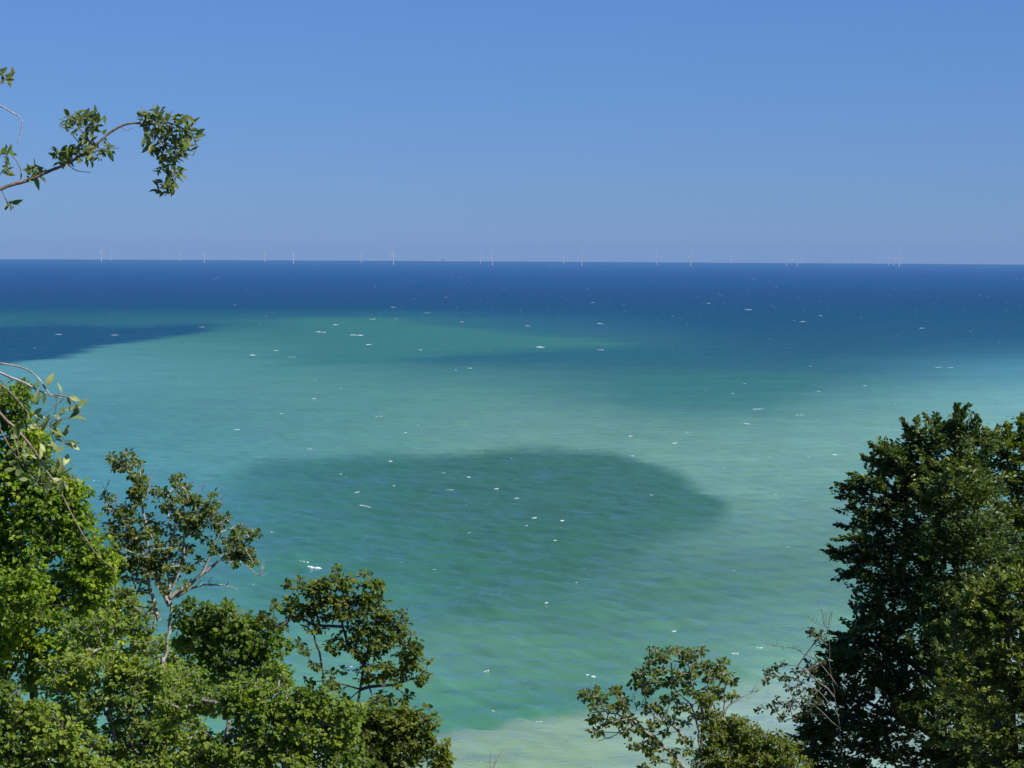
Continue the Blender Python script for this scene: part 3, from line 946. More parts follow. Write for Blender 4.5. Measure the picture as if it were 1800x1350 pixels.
    # bare, dead twigs that show against the sea
    for bt in bare:
        path = smooth_path(sub(bt['p'], Y), 0.08)
        path[1:-1] += rng.normal(0, 0.006, (len(path) - 2, 3))
        ra, rb = bt.get('r', (0.02, 0.004))
        parts = [tube(path, np.linspace(ra, rb, len(path)), 5)]
        for j in range(bt.get('side', 4)):
            i = rng.integers(len(path) // 3, len(path) - 1)
            dv = path[min(i + 1, len(path) - 1)] - path[i - 1]; dv /= np.linalg.norm(dv) + 1e-9
            side = dv + rng.normal(0, 0.6, 3) + np.array([0, 0, 0.25]); side /= np.linalg.norm(side)
            ll = rng.uniform(6, 18) * mpp
            p2 = np.array([path[i], path[i] + side * ll * 0.5 + rng.normal(0, 0.02, 3), path[i] + side * ll + np.array([0, 0, 0.06])])
            parts.append(tube(p2, [rb * 1.2, rb, rb * 0.7], 4))
        V, q = join(parts)
        obj('dead_branch', mesh_np('dead_branch', V, [q], bt.get('m', barkmat), True), root)
    # foliage
    crad0 = cl_px * mpp
    n = len(C)
    cl_t = np.clip(np.array(LT) + rng.normal(0.0, 0.15, n), 0, 1)
    k = leaves
    cid = np.repeat(np.arange(n), k)
    m = len(cid)
    crad = crad0 * S[cid]; cradn = crad0 * S
    if style == 'spray':                       # flat fans of leaves along an outward twig
        out = tdir.copy(); out[:, 2] = out[:, 2] * 0.5 + 0.28 + rng.normal(0, 0.12, n)
        out += rng.normal(0, 0.25, (n, 3)) * np.array([1, 1, 0.4]); out /= np.linalg.norm(out, axis=1, keepdims=True)
        upv = np.array([0, 0, 1.0]) + rng.normal(0, 0.28, (n, 3))
        side = np.cross(out, upv); side /= np.linalg.norm(side, axis=1, keepdims=True)
        nn = np.cross(side, out)
        u = np.tile(np.linspace(-0.9, 1.35, k), n) + rng.normal(0, 0.08, m)
        sg = np.tile(np.where(np.arange(k) % 2, 1.0, -1.0), n)
        wv = 0.34 * crad * (1 - np.clip(u, 0, 1.5) / 1.6)
        P = C[cid] + out[cid] * (u * crad)[:, None] + side[cid] * (sg * wv * rng.random(m))[:, None] + nn[cid] * (rng.normal(0, 0.20, m) * crad)[:, None]
        Dr = out[cid] * 0.7 + side[cid] * sg[:, None] * 0.8 + rng.normal(0, 0.25, (m, 3))
        Nr = nn[cid] * 0.8 + np.array([0.25, -0.35, 0.2]) + rng.normal(0, 0.55, (m, 3))
        # the twig itself
        Vt, qt = frusta(C - out * cradn[:, None] * 1.0, C + out * cradn[:, None] * 1.1, np.full(n, rtip), np.full(n, rtip * 0.5), 3)
    else:                                      # whorls: leaves held out and drooping all round a twig end
        out = tdir * 0.6 + np.array([0, 0, 0.35]) + rng.normal(0, 0.3, (n, 3)); out /= np.linalg.norm(out, axis=1, keepdims=True)
        v = rng.normal(size=(m, 3)); v /= np.linalg.norm(v, axis=1, keepdims=True)
        v = v + out[cid] * 0.25
        rr = rng.random(m) ** 0.55
        P = C[cid] + v * (rr * crad * 0.85)[:, None] * np.array([1.15, 1.15, 0.6])
        Dr = v + np.array([0, 0, -0.35]) + rng.normal(0, 0.35, (m, 3))
        Nr = v * 0.35 + out[cid] * 0.55 + np.array([0.1, -0.15, 0.6]) + rng.normal(0, 0.26, (m, 3))
        tw = 4
        vv = rng.normal(size=(n * tw, 3)); vv /= np.linalg.norm(vv, axis=1, keepdims=True)
        Ct = np.repeat(C, tw, 0)
        Vt, qt = frusta(Ct, Ct + (vv + np.array([0, 0, 0.3])) * np.repeat(cradn, tw)[:, None] * 0.75, np.full(n * tw, rtip * 0.7), np.full(n * tw, rtip * 0.3), 3)
    o = obj('twigs', mesh_np('twigs', Vt, [qt], barkmat, True), root); o['kind'] = 'stuff'
    Ln = leaf_px * mpp * rng.uniform(0.55, 1.4, m)
    V, q = leaf_cards(P, Dr, Nr, Ln, Ln * asp * rng.uniform(0.8, 1.15, m), rng.uniform(0.1, 0.55, m))
    tint = np.clip(cl_t[cid] * 0.65 + rng.random(m) * 0.4 - 0.02, 0, 1)
    o = obj('crown', mesh_np('crown', V, [q], leafmat, False, {'tint': np.repeat(tint, 6)}), root)
    o['kind'] = 'stuff'
    return root

# --- left group
make_tree('maple_tree', 'tall bright yellow-green maple filling the left edge of the picture', 'tree', 44,
    [dict(p=[(60, 1330), (58, 1200), (50, 1080), (60, 960), (45, 850), (25, 720)], r=(0.22, 0.03)), dict(p=[(50, 1080), (-20, 960), (-50, 800)], fork=True, r=(0.12, 0.03))],
    [(20, 712, 46, 44), (-60, 720, 60, 60), (48, 785, 40, 44), (-40, 850, 80, 70), (45, 800, 46, 40), (62, 850, 60, 45), (95, 900, 62, 50), (110, 870, 45, 30), (40, 940, 80, 60), (140, 950, 48, 55),
     (20, 1030, 70, 60), (110, 1050, 60, 60, 0.8), (-50, 1000, 70, 90), (150, 1030, 40, 45), (70, 1110, 70, 45, -0.6, 0.9), (-10, 1120, 60, 50, -1, 0.9), (-30, 1180, 60, 60, 0, 0.9), (150, 1130, 50, 40, -1, 0.9), (100, 1180, 60, 40, -0.5, 0.7), (185, 990, 26, 40, 0, 0.7), (45, 1040, 50, 50, -2, 0.8)],
    LEAF_MAPLE, BARK_DARK, 1, leaf_px=8.5, cl_px=13, leaves=15, dens=3.6)

T2C = [(198,808),(222,797),(228,806),(205,822),(215,824),(225,822),(230,835),(245,818),(247,837),(250,845),(235,860),(240,875),(250,862),(232,872),(285,862),(295,868),(278,870),(305,843),(318,840),(310,850),(325,860),(335,870),(330,880),(343,885),(322,875),(300,885),(290,895),(283,885),
 (200,878),(190,890),(184,880),(215,893),(226,890),(232,900),(205,900),(372,872),(378,888),(362,890),(368,900),(360,910),(380,905),(392,910),(385,915),(352,915),(410,928),(414,940),(405,945),(432,928),(446,935),(440,943),(425,960),(432,968),(418,975),(437,985),(445,980),(400,985),(390,968),(378,962),(410,990),
 (260,935),(275,940),(300,925),(312,905),(240,912),(220,922),(195,925),(330,912),(345,905),(335,935),(350,940),(345,925),(285,955),(310,965),(250,960),(232,948),(212,962),(200,982),(292,980),(272,965),(258,985),(330,960),(318,985),(300,1000),(240,975),(222,990),(305,1015),(322,1030),(290,1035),(260,1010),(250,1040),(225,1020),(232,1060),(212,1045),(245,1075),(270,1070),(330,1000),(350,985)]
make_tree('pale_stemmed_tree', 'sparse tree with bare pale grey trunk and limbs between the maple and the bushes', 'tree', 47,
    [dict(p=[(286, 1210), (288, 1170), (293, 1135), (298, 1100), (300, 1060), (297, 1025), (293, 985), (305, 940), (320, 890), (322, 862)], r=(0.12, 0.02)),
     dict(p=[(298, 1065), (275, 1015), (262, 960), (252, 900), (240, 850), (228, 826), (205, 815)], fork=True, r=(0.055, 0.012)),
     dict(p=[(300, 1050), (330, 1030), (352, 1012), (385, 985), (412, 968), (440, 955)], fork=True, r=(0.06, 0.012)),
     dict(p=[(303, 1035), (322, 975), (324, 930), (322, 890), (345, 870)], fork=True, r=(0.035, 0.01)),
     dict(p=[(352, 1012), (366, 985), (380, 950), (390, 920)], fork=True, r=(0.03, 0.01)),
     dict(p=[(280, 1090), (262, 1030), (255, 990), (235, 930), (212, 895)], fork=True, r=(0.05, 0.012))],
    T2C + [(240, 925, 50, 50, 0, 0.24), (322, 895, 34, 40, 0, 0.2), (215, 965, 34, 44, 0, 0.3), (372, 935, 34, 28, 0, 0.2), (300, 970, 48, 34, 0, 0.2), (420, 965, 24, 24, 0, 0.6), (262, 1000, 44, 30, 0, 0.5), (350, 900, 24, 24, 0, 0.5), (205, 820, 14, 12, 0, 0.7), (244, 860, 14, 26, 0, 0.6)], LEAF_SPARSE, BARK_PALE, 2, dens=2.4, leaf_px=8, cl_px=8.5, leaves=13, rtip=0.008, zdepth=0.9,
    bare=[dict(p=[(310, 1050), (335, 1035), (360, 1028), (390, 1029), (418, 1036)], r=(0.035, 0.008), side=7),
          dict(p=[(425, 985), (440, 1000), (457, 1011), (464, 998)], r=(0.014, 0.006), side=5),
          dict(p=[(320, 880), (340, 872), (352, 865), (358, 850)], r=(0.012, 0.005), side=4),
          dict(p=[(255, 880), (262, 855), (266, 828)], r=(0.012, 0.005), side=3),
          dict(p=[(238, 1035), (232, 1010), (236, 985), (225, 975)], r=(0.022, 0.008), side=3),
          dict(p=[(240, 1045), (252, 1015), (262, 998), (250, 960)], r=(0.025, 0.008), side=3),
          dict(p=[(378, 905), (386, 890), (388, 868)], r=(0.012, 0.005), side=3),
          dict(p=[(190, 868), (186, 858), (192, 850)], r=(0.01, 0.005), side=3)])

make_tree('undergrowth_tree', 'thin leafy tree with several pale stems behind the bare trunk', 'tree', 50,
    [dict(p=[(235, 1300), (236, 1200), (230, 1120), (226, 1040)], r=(0.07, 0.02)), dict(p=[(340, 1330), (338, 1260), (330, 1200), (322, 1160)], r=(0.07, 0.02)), dict(p=[(236, 1180), (200, 1110), (188, 1060)], fork=True, r=(0.05, 0.012)), dict(p=[(236, 1170), (268, 1110), (272, 1070)], fork=True, r=(0.04, 0.012))],
    [(190, 1000, 26, 40, 0, 0.7), (205, 1065, 40, 40), (245, 1090, 36, 36, 0, 0.8), (175, 1090, 34, 36), (262, 1140, 40, 30, 0, 0.9), (325, 1160, 28, 30), (335, 1205, 40, 26), (215, 1130, 50, 30), (300, 1190, 40, 30), (370, 1235, 36, 24, 0, 0.6)],
    LEAF_ROUND, BARK_PALE, 16, leaf_px=7.5, cl_px=11, leaves=13, dens=2.2)

make_tree('maple_tree', 'rounded dark green maple crown right of the pale bare trunk', 'tree', 45,
    [dict(p=[(400, 1345), (402, 1270), (408, 1180), (405, 1100)], r=(0.15, 0.03)), dict(p=[(402, 1250), (450, 1190), (470, 1150)], fork=True, r=(0.07, 0.02))],
    [(350, 1090, 42, 28), (395, 1096, 48, 30), (345, 1135, 40, 45, 0.5), (440, 1122, 46, 32), (468, 1140, 28, 25), (410, 1150, 65, 40), (475, 1185, 24, 24), (440, 1190, 40, 30), (380, 1200, 45, 26, 0, 0.6), (480, 1105, 10, 10), (320, 1068), (340, 1062), (365, 1066), (398, 1066), (402, 1062), (425, 1086), (448, 1092), (470, 1100), (488, 1122), (496, 1132), (492, 1148), (500, 1175), (494, 1196), (500, 1205), (505, 1188)],
    LEAF_DEEP, BARK_GREY, 3, leaf_px=9, cl_px=12, leaves=14, dens=2.7)

make_tree('slender_tree', 'slender twin-stemmed olive-green tree standing clear against the sea', 'tree', 39,
    [dict(p=[(618, 1345), (622, 1290), (628, 1240), (632, 1210), (640, 1170), (648, 1130), (642, 1085), (640, 1040)], r=(0.085, 0.015)),
     dict(p=[(575, 1345), (571, 1290), (569, 1240), (569, 1200), (566, 1165), (556, 1130), (548, 1108), (528, 1098)], r=(0.06, 0.015)),
     dict(p=[(634, 1212), (662, 1206), (690, 1203), (715, 1196), (742, 1190)], fork=True, r=(0.04, 0.01)),
     dict(p=[(640, 1170), (612, 1130), (600, 1085), (590, 1040)], fork=True, r=(0.04, 0.01)),
     dict(p=[(645, 1150), (680, 1120), (705, 1110)], fork=True, r=(0.03, 0.01))],
    [(540, 1052, 36, 30), (520, 1072, 24, 22), (595, 1040, 48, 28), (648, 1044, 28, 32), (575, 1075, 46, 24), (640, 1085, 52, 36), (690, 1115, 34, 30), (722, 1145, 22, 28), (650, 1130, 46, 30), (598, 1135, 26, 24, 0, 0.6),
     (700, 1172, 44, 24), (738, 1190, 15, 16), (650, 1180, 44, 22, 0, 0.7), (592, 1195, 20, 22, 0, 0.5), (600, 1228, 22, 14, 0, 0.7), (545, 1105, 26, 10, 0, 0.8), (452, 1084), (466, 1082), (482, 1067), (480, 1096), (492, 1102), (470, 1098), (524, 1132), (537, 1144), (553, 1172), (545, 1198), (706, 1232), (712, 1222), (670, 1222), (684, 1232), (658, 1235), (590, 1008), (645, 1005), (505, 1028), (682, 1236)],
    LEAF_OLIVE, BARK_DARK, 4, boost=1.0, leaf_px=8.5, cl_px=10, leaves=14, dens=2.3, zdepth=0.8)

make_tree('olive_green_tree', 'olive-green rounded treetop at the bottom edge just below the slender tree', 'tree', 36,
    [dict(p=[(690, 1420), (690, 1350), (684, 1300), (680, 1270)], r=(0.11, 0.02)), dict(p=[(690, 1350), (735, 1300), (750, 1275)], fork=True, r=(0.05, 0.015))],
    [(630, 1275, 40, 30), (670, 1268, 36, 28), (706, 1268, 30, 26), (742, 1275, 24, 26), (690, 1310, 60, 36), (738, 1306, 20, 20, 0, 0.7), (700, 1345, 28, 20, 0, 0.7), (640, 1330, 50, 36), (665, 1385, 60, 40)],
    LEAF_OLIVE, BARK_GREY, 5, leaf_px=9, cl_px=11.5, leaves=14, dens=3.4)

make_tree('round_leaved_tree', 'light green round-leaved treetop in the bottom left, in front of the pale trunk', 'tree', 37,
    [dict(p=[(200, 1420), (205, 1330), (195, 1260), (185, 1200), (190, 1160)], r=(0.12, 0.02)), dict(p=[(205, 1330), (260, 1260), (280, 1210)], fork=True, r=(0.07, 0.02)), dict(p=[(200, 1350), (130, 1270), (110, 1220)], fork=True, r=(0.06, 0.02))],
    [(150, 1120, 45, 35, 1, 0.8), (190, 1110, 40, 40, 1, 0.7), (120, 1180, 45, 35), (180, 1180, 55, 36), (240, 1185, 50, 34), (290, 1205, 36, 36), (230, 1230, 60, 36), (140, 1235, 50, 34), (300, 1255, 40, 34), (250, 1290, 60, 36), (180, 1300, 50, 34, 0, 0.6), (300, 1320, 50, 36), (220, 1350, 60, 30), (310, 1210, 50, 36, 1), (270, 1350, 60, 30), (130, 1290, 50, 40, 0.5), (340, 1300, 30, 40, 1, 0.5)],
    LEAF_ROUND, BARK_GREY, 6, boost=1.55, leaf_px=8.5, cl_px=12, leaves=14, dens=3.0)

make_tree('round_leaved_tree', 'light green round-leaved treetop at the bottom between pale trunk and slender tree', 'tree', 34,
    [dict(p=[(500, 1420), (498, 1340), (490, 1280), (480, 1230)], r=(0.12, 0.02)), dict(p=[(500, 1350), (555, 1310), (570, 1270), (545, 1240)], fork=True, r=(0.05, 0.015)), dict(p=[(498, 1340), (430, 1290), (410, 1250)], fork=True, r=(0.05, 0.02))],
    [(425, 1222, 46, 26), (475, 1228, 40, 26), (520, 1250, 38, 24), (560, 1245, 34, 26), (450, 1262, 50, 28), (520, 1290, 56, 34), (585, 1290, 40, 36), (430, 1310, 46, 30), (500, 1340, 66, 36), (590, 1345, 50, 34), (400, 1345, 50, 26), (345, 1345, 30, 22, 0, 0.7), (415, 1240, 30, 20), (355, 1235, 36, 26, 1, 0.8), (345, 1290, 26, 26, 0, 0.45), (380, 1320, 40, 30), (310, 1250, 36, 30, 1, 0.8), (480, 1190, 24, 24, 1, 0.8), (540, 1225, 40, 16), (610, 1260, 30, 30)],
    LEAF_ROUND, BARK_GREY, 7, boost=1.55, leaf_px=9, cl_px=12, leaves=15, dens=3.6)

make_tree('round_leaved_tree', 'leafy treetop in the bottom left corner with yellowish new leaves', 'tree', 33,
    [dict(p=[(40, 1450), (42, 1360), (40, 1290), (35, 1240)], r=(0.13, 0.02)), dict(p=[(42, 1360), (95, 1310), (110, 1270)], fork=True, r=(0.06, 0.02))],
    [(15, 1225, 40, 26, 0, 0.8), (50, 1260, 50, 32), (-20, 1280, 50, 40), (100, 1290, 44, 32), (40, 1310, 60, 36), (120, 1340, 56, 30), (30, 1360, 70, 34), (170, 1360, 40, 24)],
    LEAF_ROUND, BARK_DARK, 8, boost=1.55, leaf_px=9.5, cl_px=12.5, leaves=14, dens=3.3)

# --- bottom centre
make_tree('sapling', 'small upright sprig of yellow-green leaves at the bottom edge by the milky water', 'sapling', 30,
    [dict(p=[(772, 1400), (772, 1360), (776, 1335), (780, 1312)], r=(0.03, 0.008))],
    [(781, 1312, 6, 8), (783, 1322, 7, 9), (778, 1335, 10, 10), (762, 1333, 8, 6), (786, 1340, 6, 8), (770, 1350, 16, 10)],
    LEAF_YELLOW, BARK_GREY, 9, leaf_px=9, cl_px=8, leaves=9, dens=3.0, rtip=0.004, group='saplings on the cliff slope')

def dry_stalks():
    Y = 29
    b = at(862, 1380, Y); gz = float(ground(b[0], b[1]))
    root = empty('dry_shrub', (b[0], b[1], gz), 'few dry leafless stalks poking up at the bottom edge of the milky water', 'shrub')
    rng = np.random.default_rng(44)
    st = smooth_path([np.array([b[0], b[1], gz - 0.2]), np.array([b[0] + 0.1, b[1], (gz + b[2]) / 2]), b], 0.3)
    obj('trunk', mesh_np('trunk', *(lambda t: (t[0], [t[1]]))(tube(st, np.linspace(0.05, 0.015, len(st)), 6)), BARK_TWIG, True), root)
    for tip, r in (((884, 1316), 0.007), ((862, 1318), 0.005), ((847, 1330), 0.004), ((872, 1330), 0.005), ((858, 1334), 0.004)):
        e = at(tip[0], tip[1], Y + rng.normal(0, 0.1))
        m = (b + e) / 2 + np.array([(b[0] - e[0]) * 0.15, 0, 0.03])
        p = smooth_path([b, m, e], 0.05)
        obj('stalk', mesh_np('stalk', *(lambda t: (t[0], [t[1]]))(tube(p, np.linspace(r, r * 0.5, len(p)), 5)), BARK_TWIG, True), root)
dry_stalks()

# --- right group
T9C = [(1148,1145),(1160,1150),(1180,1140),(1195,1143),(1207,1147),(1220,1148),(1235,1147),(1140,1163),(1155,1160),(1168,1158),(1200,1165),(1215,1160),(1232,1166),(1240,1172),(1120,1185),(1132,1182),(1145,1178),(1162,1180),(1186,1180),(1205,1185),(1222,1182),(1240,1182),(1258,1180),(1262,1172),(1272,1168),(1256,1186),(1266,1192),(1280,1193),(1287,1200),
 (1118,1206),(1126,1200),(1136,1198),(1140,1213),(1132,1212),(1155,1200),(1175,1197),(1195,1200),(1215,1200),(1245,1195),(1265,1213),(1258,1225),(1262,1222),(1285,1227),(1240,1215),(1233,1230),(1207,1215),(1180,1222),(1025,1222),(1033,1227),(1046,1214),(1050,1224),(1045,1240),(1055,1232),(1080,1214),(1089,1215),(1098,1232),(1088,1243),(1100,1250),(1094,1240),(1110,1262),(1068,1244),(1040,1264),(1048,1263),(1065,1270),(1080,1269),(1088,1272),(1118,1272),(1126,1285),(1047,1288),(1056,1287),(1110,1309),(1130,1238),(1150,1240),(1165,1250),(1190,1240),(1210,1245),(1180,1265),(1200,1270),(1150,1270),(1140,1290),(1130,1312),(1150,1302),(1170,1290),(1200,1300),(1135,1345),(1150,1332),(1180,1320),(1210,1322),(1160,1315),(1145,1322),(1190,1345),(1225,1220),(1220,1262),(1168,1230),(1106,1285)]
make_tree('sparse_tree', 'sparse grey-green tree with open dark twigs at the bottom right of centre', 'tree', 41,
    [dict(p=[(1236, 1420), (1234, 1350), (1228, 1300), (1225, 1275), (1219, 1250), (1210, 1234), (1195, 1222), (1182, 1200), (1180, 1165)], r=(0.07, 0.012)),
     dict(p=[(1230, 1320), (1236, 1280), (1232, 1240), (1215, 1200), (1210, 1160)], fork=True, r=(0.035, 0.01)),
     dict(p=[(1230, 1380), (1190, 1335), (1160, 1305), (1130, 1282), (1108, 1262), (1085, 1256), (1062, 1250), (1036, 1254)], fork=True, r=(0.045, 0.008)),
     dict(p=[(1205, 1300), (1180, 1275), (1150, 1260), (1136, 1232), (1128, 1205)], fork=True, r=(0.03, 0.008)),
     dict(p=[(1236, 1330), (1256, 1290), (1268, 1262), (1274, 1235), (1276, 1200), (1270, 1172)], fork=True, r=(0.03, 0.008))],
    T9C, LEAF_SPARSE, BARK_GREY, 10, leaf_px=8, cl_px=9.5, leaves=16, rtip=0.007, zdepth=0.8,
    bare=[dict(p=[(1270, 1262), (1278, 1245), (1292, 1232), (1310, 1222), (1326, 1216), (1334, 1208)], r=(0.022, 0.006), side=9, m=BARK_PALE),
          dict(p=[(1110, 1268), (1095, 1281), (1078, 1294), (1050, 1303)], r=(0.014, 0.005), side=5),
          dict(p=[(1120, 1250), (1115, 1225), (1120, 1215)], r=(0.010, 0.005), side=3),
          dict(p=[(1190, 1345), (1160, 1340), (1140, 1350)], r=(0.012, 0.005), side=4)])

make_tree('yellow_green_bush', 'dense yellow-green bush at the bottom edge between the sparse tree and the dark beech', 'bush', 39,
    [dict(p=[(1310, 1420), (1308, 1350), (1300, 1310), (1295, 1270)], r=(0.09, 0.015)), dict(p=[(1308, 1350), (1345, 1310), (1365, 1290)], fork=True, r=(0.05, 0.015))],
    [(1292, 1272, 24, 14), (1262, 1290, 28, 20), (1246, 1242, 16, 22, 0, 0.8), (1252, 1268, 20, 18), (1300, 1295, 34, 20), (1330, 1300, 34, 26), (1270, 1325, 44, 30), (1330, 1340, 46, 30), (1372, 1322, 30, 26), (1300, 1370, 70, 30), (1240, 1340, 24, 24, 0, 0.6), (1380, 1350, 40, 26)],
    LEAF_YELLOW, BARK_GREY, 11, leaf_px=7, cl_px=10, leaves=15, dens=3.6, asp=0.6, group='bushes on the cliff slope')

make_tree('dry_shrub', 'thin half dead shrub with bare twigs leaning out left of the dark beech', 'shrub', 42,
    [dict(p=[(1480, 1380), (1478, 1300), (1468, 1230), (1458, 1165), (1459, 1130), (1455, 1105), (1450, 1085)], r=(0.016, 0.004)),
     dict(p=[(1474, 1260), (1440, 1215), (1415, 1200), (1385, 1192), (1352, 1186)], fork=True, r=(0.012, 0.004)),
     dict(p=[(1476, 1280), (1430, 1240), (1395, 1232), (1360, 1236), (1340, 1243)], fork=True, r=(0.012, 0.004)),
     dict(p=[(1466, 1225), (1430, 1190), (1402, 1170), (1370, 1172)], fork=True, r=(0.018, 0.005))],
    [(1365,1170),(1373,1169),(1353,1184),(1350,1192),(1345,1200),(1368,1191),(1380,1190),(1394,1191),(1400,1180),(1415,1178),(1405,1200),(1387,1210),(1400,1209),(1412,1215),(1378,1240),(1394,1225),(1361,1236),(1350,1240),(1338,1244),(1421,1190),(1426,1175),(1425,1108),(1421,1116),(1434,1112),(1443,1122),(1390,1240),(1405,1243),(1420,1235),(1432,1220),(1440,1200),(1410,1225),(1362,1252),(1380,1255),(1372,1262),(1400,1260),(1445,1165),(1440,1235),(1425,1255)],
    LEAF_DRY, BARK_DRY, 12, leaf_px=6.5, cl_px=7, leaves=8, rtip=0.005, zdepth=0.7, group='dry shrubs on the cliff slope',
    bare=[dict(p=[(1468, 1200), (1440, 1165), (1412, 1148), (1395, 1140), (1372, 1137), (1350, 1133)], r=(0.013, 0.004), side=12),
          dict(p=[(1455, 1108), (1447, 1092), (1445, 1070)], r=(0.010, 0.004), side=4),
          dict(p=[(1456, 1106), (1458, 1090), (1463, 1072)], r=(0.010, 0.004), side=3),
          dict(p=[(1457, 1126), (1445, 1127), (1425, 1125)], r=(0.008, 0.004), side=3),
          dict(p=[(1446, 1100), (1430, 1092), (1418, 1082)], r=(0.006, 0.003), side=5)])

make_tree('beech_tree', 'large dark beech with tiered pointed sprays, tallest tree on the right', 'tree', 46,
    [dict(p=[(1690, 1420), (1690, 1300), (1680, 1150), (1685, 1000), (1690, 880), (1692, 770)], r=(0.28, 0.03)),
     dict(p=[(1684, 1120), (1600, 1040), (1540, 990), (1490, 965)], fork=True, r=(0.09, 0.02)),
     dict(p=[(1686, 1000), (1610, 910), (1560, 850), (1530, 830)], fork=True, r=(0.08, 0.02)),
     dict(p=[(1688, 920), (1640, 830), (1625, 760)], fork=True, r=(0.06, 0.02)),
     dict(p=[(1688, 1230), (1590, 1160), (1500, 1120)], fork=True, r=(0.09, 0.02)),
     dict(p=[(1690, 1320), (1580, 1260), (1470, 1210)], fork=True, r=(0.09, 0.02))],
    [('f', 1688, 760, 1694, 716), ('f', 1678, 765, 1681, 722), ('f', 1700, 765, 1712, 738), ('f', 1650, 775, 1643, 735), ('f', 1660, 770, 1631, 737), ('f', 1625, 775, 1612, 744), ('f', 1620, 782, 1588, 746), ('f', 1715, 770, 1722, 745), ('f', 1585, 815, 1536, 783), ('f', 1578, 800, 1552, 788), ('f', 1560, 830, 1522, 804), ('f', 1575, 830, 1540, 815), ('f', 1545, 850, 1500, 838), ('f', 1525, 860, 1478, 853), ('f', 1530, 875, 1484, 874), ('f', 1525, 900, 1500, 895), ('f', 1530, 930, 1476, 922), ('f', 1520, 950, 1476, 948), ('f', 1530, 972, 1454, 967), ('f', 1520, 985, 1470, 978), ('f', 1530, 1005, 1488, 1012), ('f', 1545, 1050, 1520, 1052), ('f', 1550, 1066, 1498, 1068), ('f', 1540, 1085, 1510, 1092), ('f', 1530, 1105, 1500, 1108), ('f', 1510, 1120, 1468, 1114), ('f', 1500, 1150, 1445, 1152), ('f', 1480, 1170, 1432, 1180), ('f', 1640, 800, 1600, 770), ('f', 1610, 850, 1560, 822), (1694, 752, 13, 18), (1676, 756, 14, 12), (1642, 758, 18, 10), (1606, 768, 18, 10), (1640, 780, 40, 24), (1700, 785, 50, 36), (1570, 800, 38, 20), (1610, 820, 56, 34), (1515, 848, 20, 12), (1560, 850, 50, 26), (1660, 850, 80, 50), (1500, 870, 20, 14), (1540, 888, 46, 24), (1610, 905, 80, 40),
     (1530, 930, 42, 22), (1505, 968, 22, 9), (1535, 975, 48, 24), (1590, 975, 60, 36), (1670, 950, 80, 56), (1520, 1012, 30, 22), (1560, 1030, 46, 28), (1640, 1040, 80, 50), (1530, 1068, 30, 12), (1560, 1095, 50, 30), (1515, 1108, 30, 16), (1500, 1135, 38, 22), (1620, 1120, 80, 50),
     (1470, 1150, 28, 18), (1550, 1165, 70, 40), (1465, 1190, 36, 26), (1540, 1225, 80, 44), (1460, 1225, 36, 20), (1440, 1265, 40, 28), (1500, 1290, 80, 44), (1620, 1210, 80, 50), (1420, 1320, 44, 34), (1600, 1300, 80, 50), (1480, 1360, 90, 40), (1690, 1360, 80, 50), (1730, 900, 50, 60, 1), (1690, 850, 60, 46, -1.5), (1680, 940, 70, 46, -1.6), (1740, 1000, 50, 50, -0.8), (1690, 1050, 70, 46, -1.6), (1690, 1150, 70, 46, -1.6), (1660, 1250, 80, 46, -1.6), (1740, 1120, 50, 50, -0.5), (1740, 1230, 60, 60, -0.5), (1720, 1320, 60, 50, -1)],
    LEAF_BEECH, BARK_DARK, 13, boost=2.0, leaf_px=6.8, cl_px=16, leaves=30, dens=3.3, style='spray', asp=0.62, group='beeches on the right')

make_tree('beech_tree', 'olive tinted beech crown at the right edge behind the tallest beech', 'tree', 51,
    [dict(p=[(1810, 1420), (1805, 1200), (1790, 1000), (1775, 850), (1770, 790)], r=(0.25, 0.03)), dict(p=[(1790, 1000), (1830, 880), (1815, 780)], fork=True, r=(0.1, 0.02))],
    [('f', 1765, 780, 1755, 757), ('f', 1790, 770, 1800, 735), ('f', 1775, 780, 1770, 752), ('f', 1750, 790, 1733, 762), ('f', 1810, 770, 1818, 740), (1757, 782, 22, 12), (1775, 785, 40, 24), (1803, 760, 22, 26), (1830, 790, 40, 40), (1750, 815, 36, 30, 0, 0.6), (1800, 830, 50, 40), (1760, 870, 40, 36, 0, 0.5), (1830, 900, 60, 50), (1770, 940, 50, 40, 0, 0.6), (1840, 1000, 60, 60), (1780, 1010, 40, 40)],
    LEAF_OLIVE, BARK_GREY, 14, boost=2.1, leaf_px=6.8, cl_px=15, leaves=26, dens=3.0, style='spray', asp=0.62, group='beeches on the right')

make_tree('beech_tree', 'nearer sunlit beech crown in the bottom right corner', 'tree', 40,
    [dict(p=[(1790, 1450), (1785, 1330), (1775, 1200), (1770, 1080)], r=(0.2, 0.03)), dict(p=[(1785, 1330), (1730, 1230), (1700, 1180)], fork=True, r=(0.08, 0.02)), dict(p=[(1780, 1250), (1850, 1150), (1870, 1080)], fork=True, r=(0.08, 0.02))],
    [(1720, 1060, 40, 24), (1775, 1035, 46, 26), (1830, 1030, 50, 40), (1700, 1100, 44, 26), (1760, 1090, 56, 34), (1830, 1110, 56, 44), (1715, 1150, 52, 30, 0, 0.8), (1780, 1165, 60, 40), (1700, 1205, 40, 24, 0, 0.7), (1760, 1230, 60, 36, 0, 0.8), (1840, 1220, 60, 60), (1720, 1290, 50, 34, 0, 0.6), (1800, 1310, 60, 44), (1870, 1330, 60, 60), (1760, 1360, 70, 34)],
    LEAF_BEECH2, BARK_DARK, 15, boost=2.5, leaf_px=6.8, cl_px=15, leaves=28, dens=3.0, style='spray', asp=0.62, group='beeches on the right')

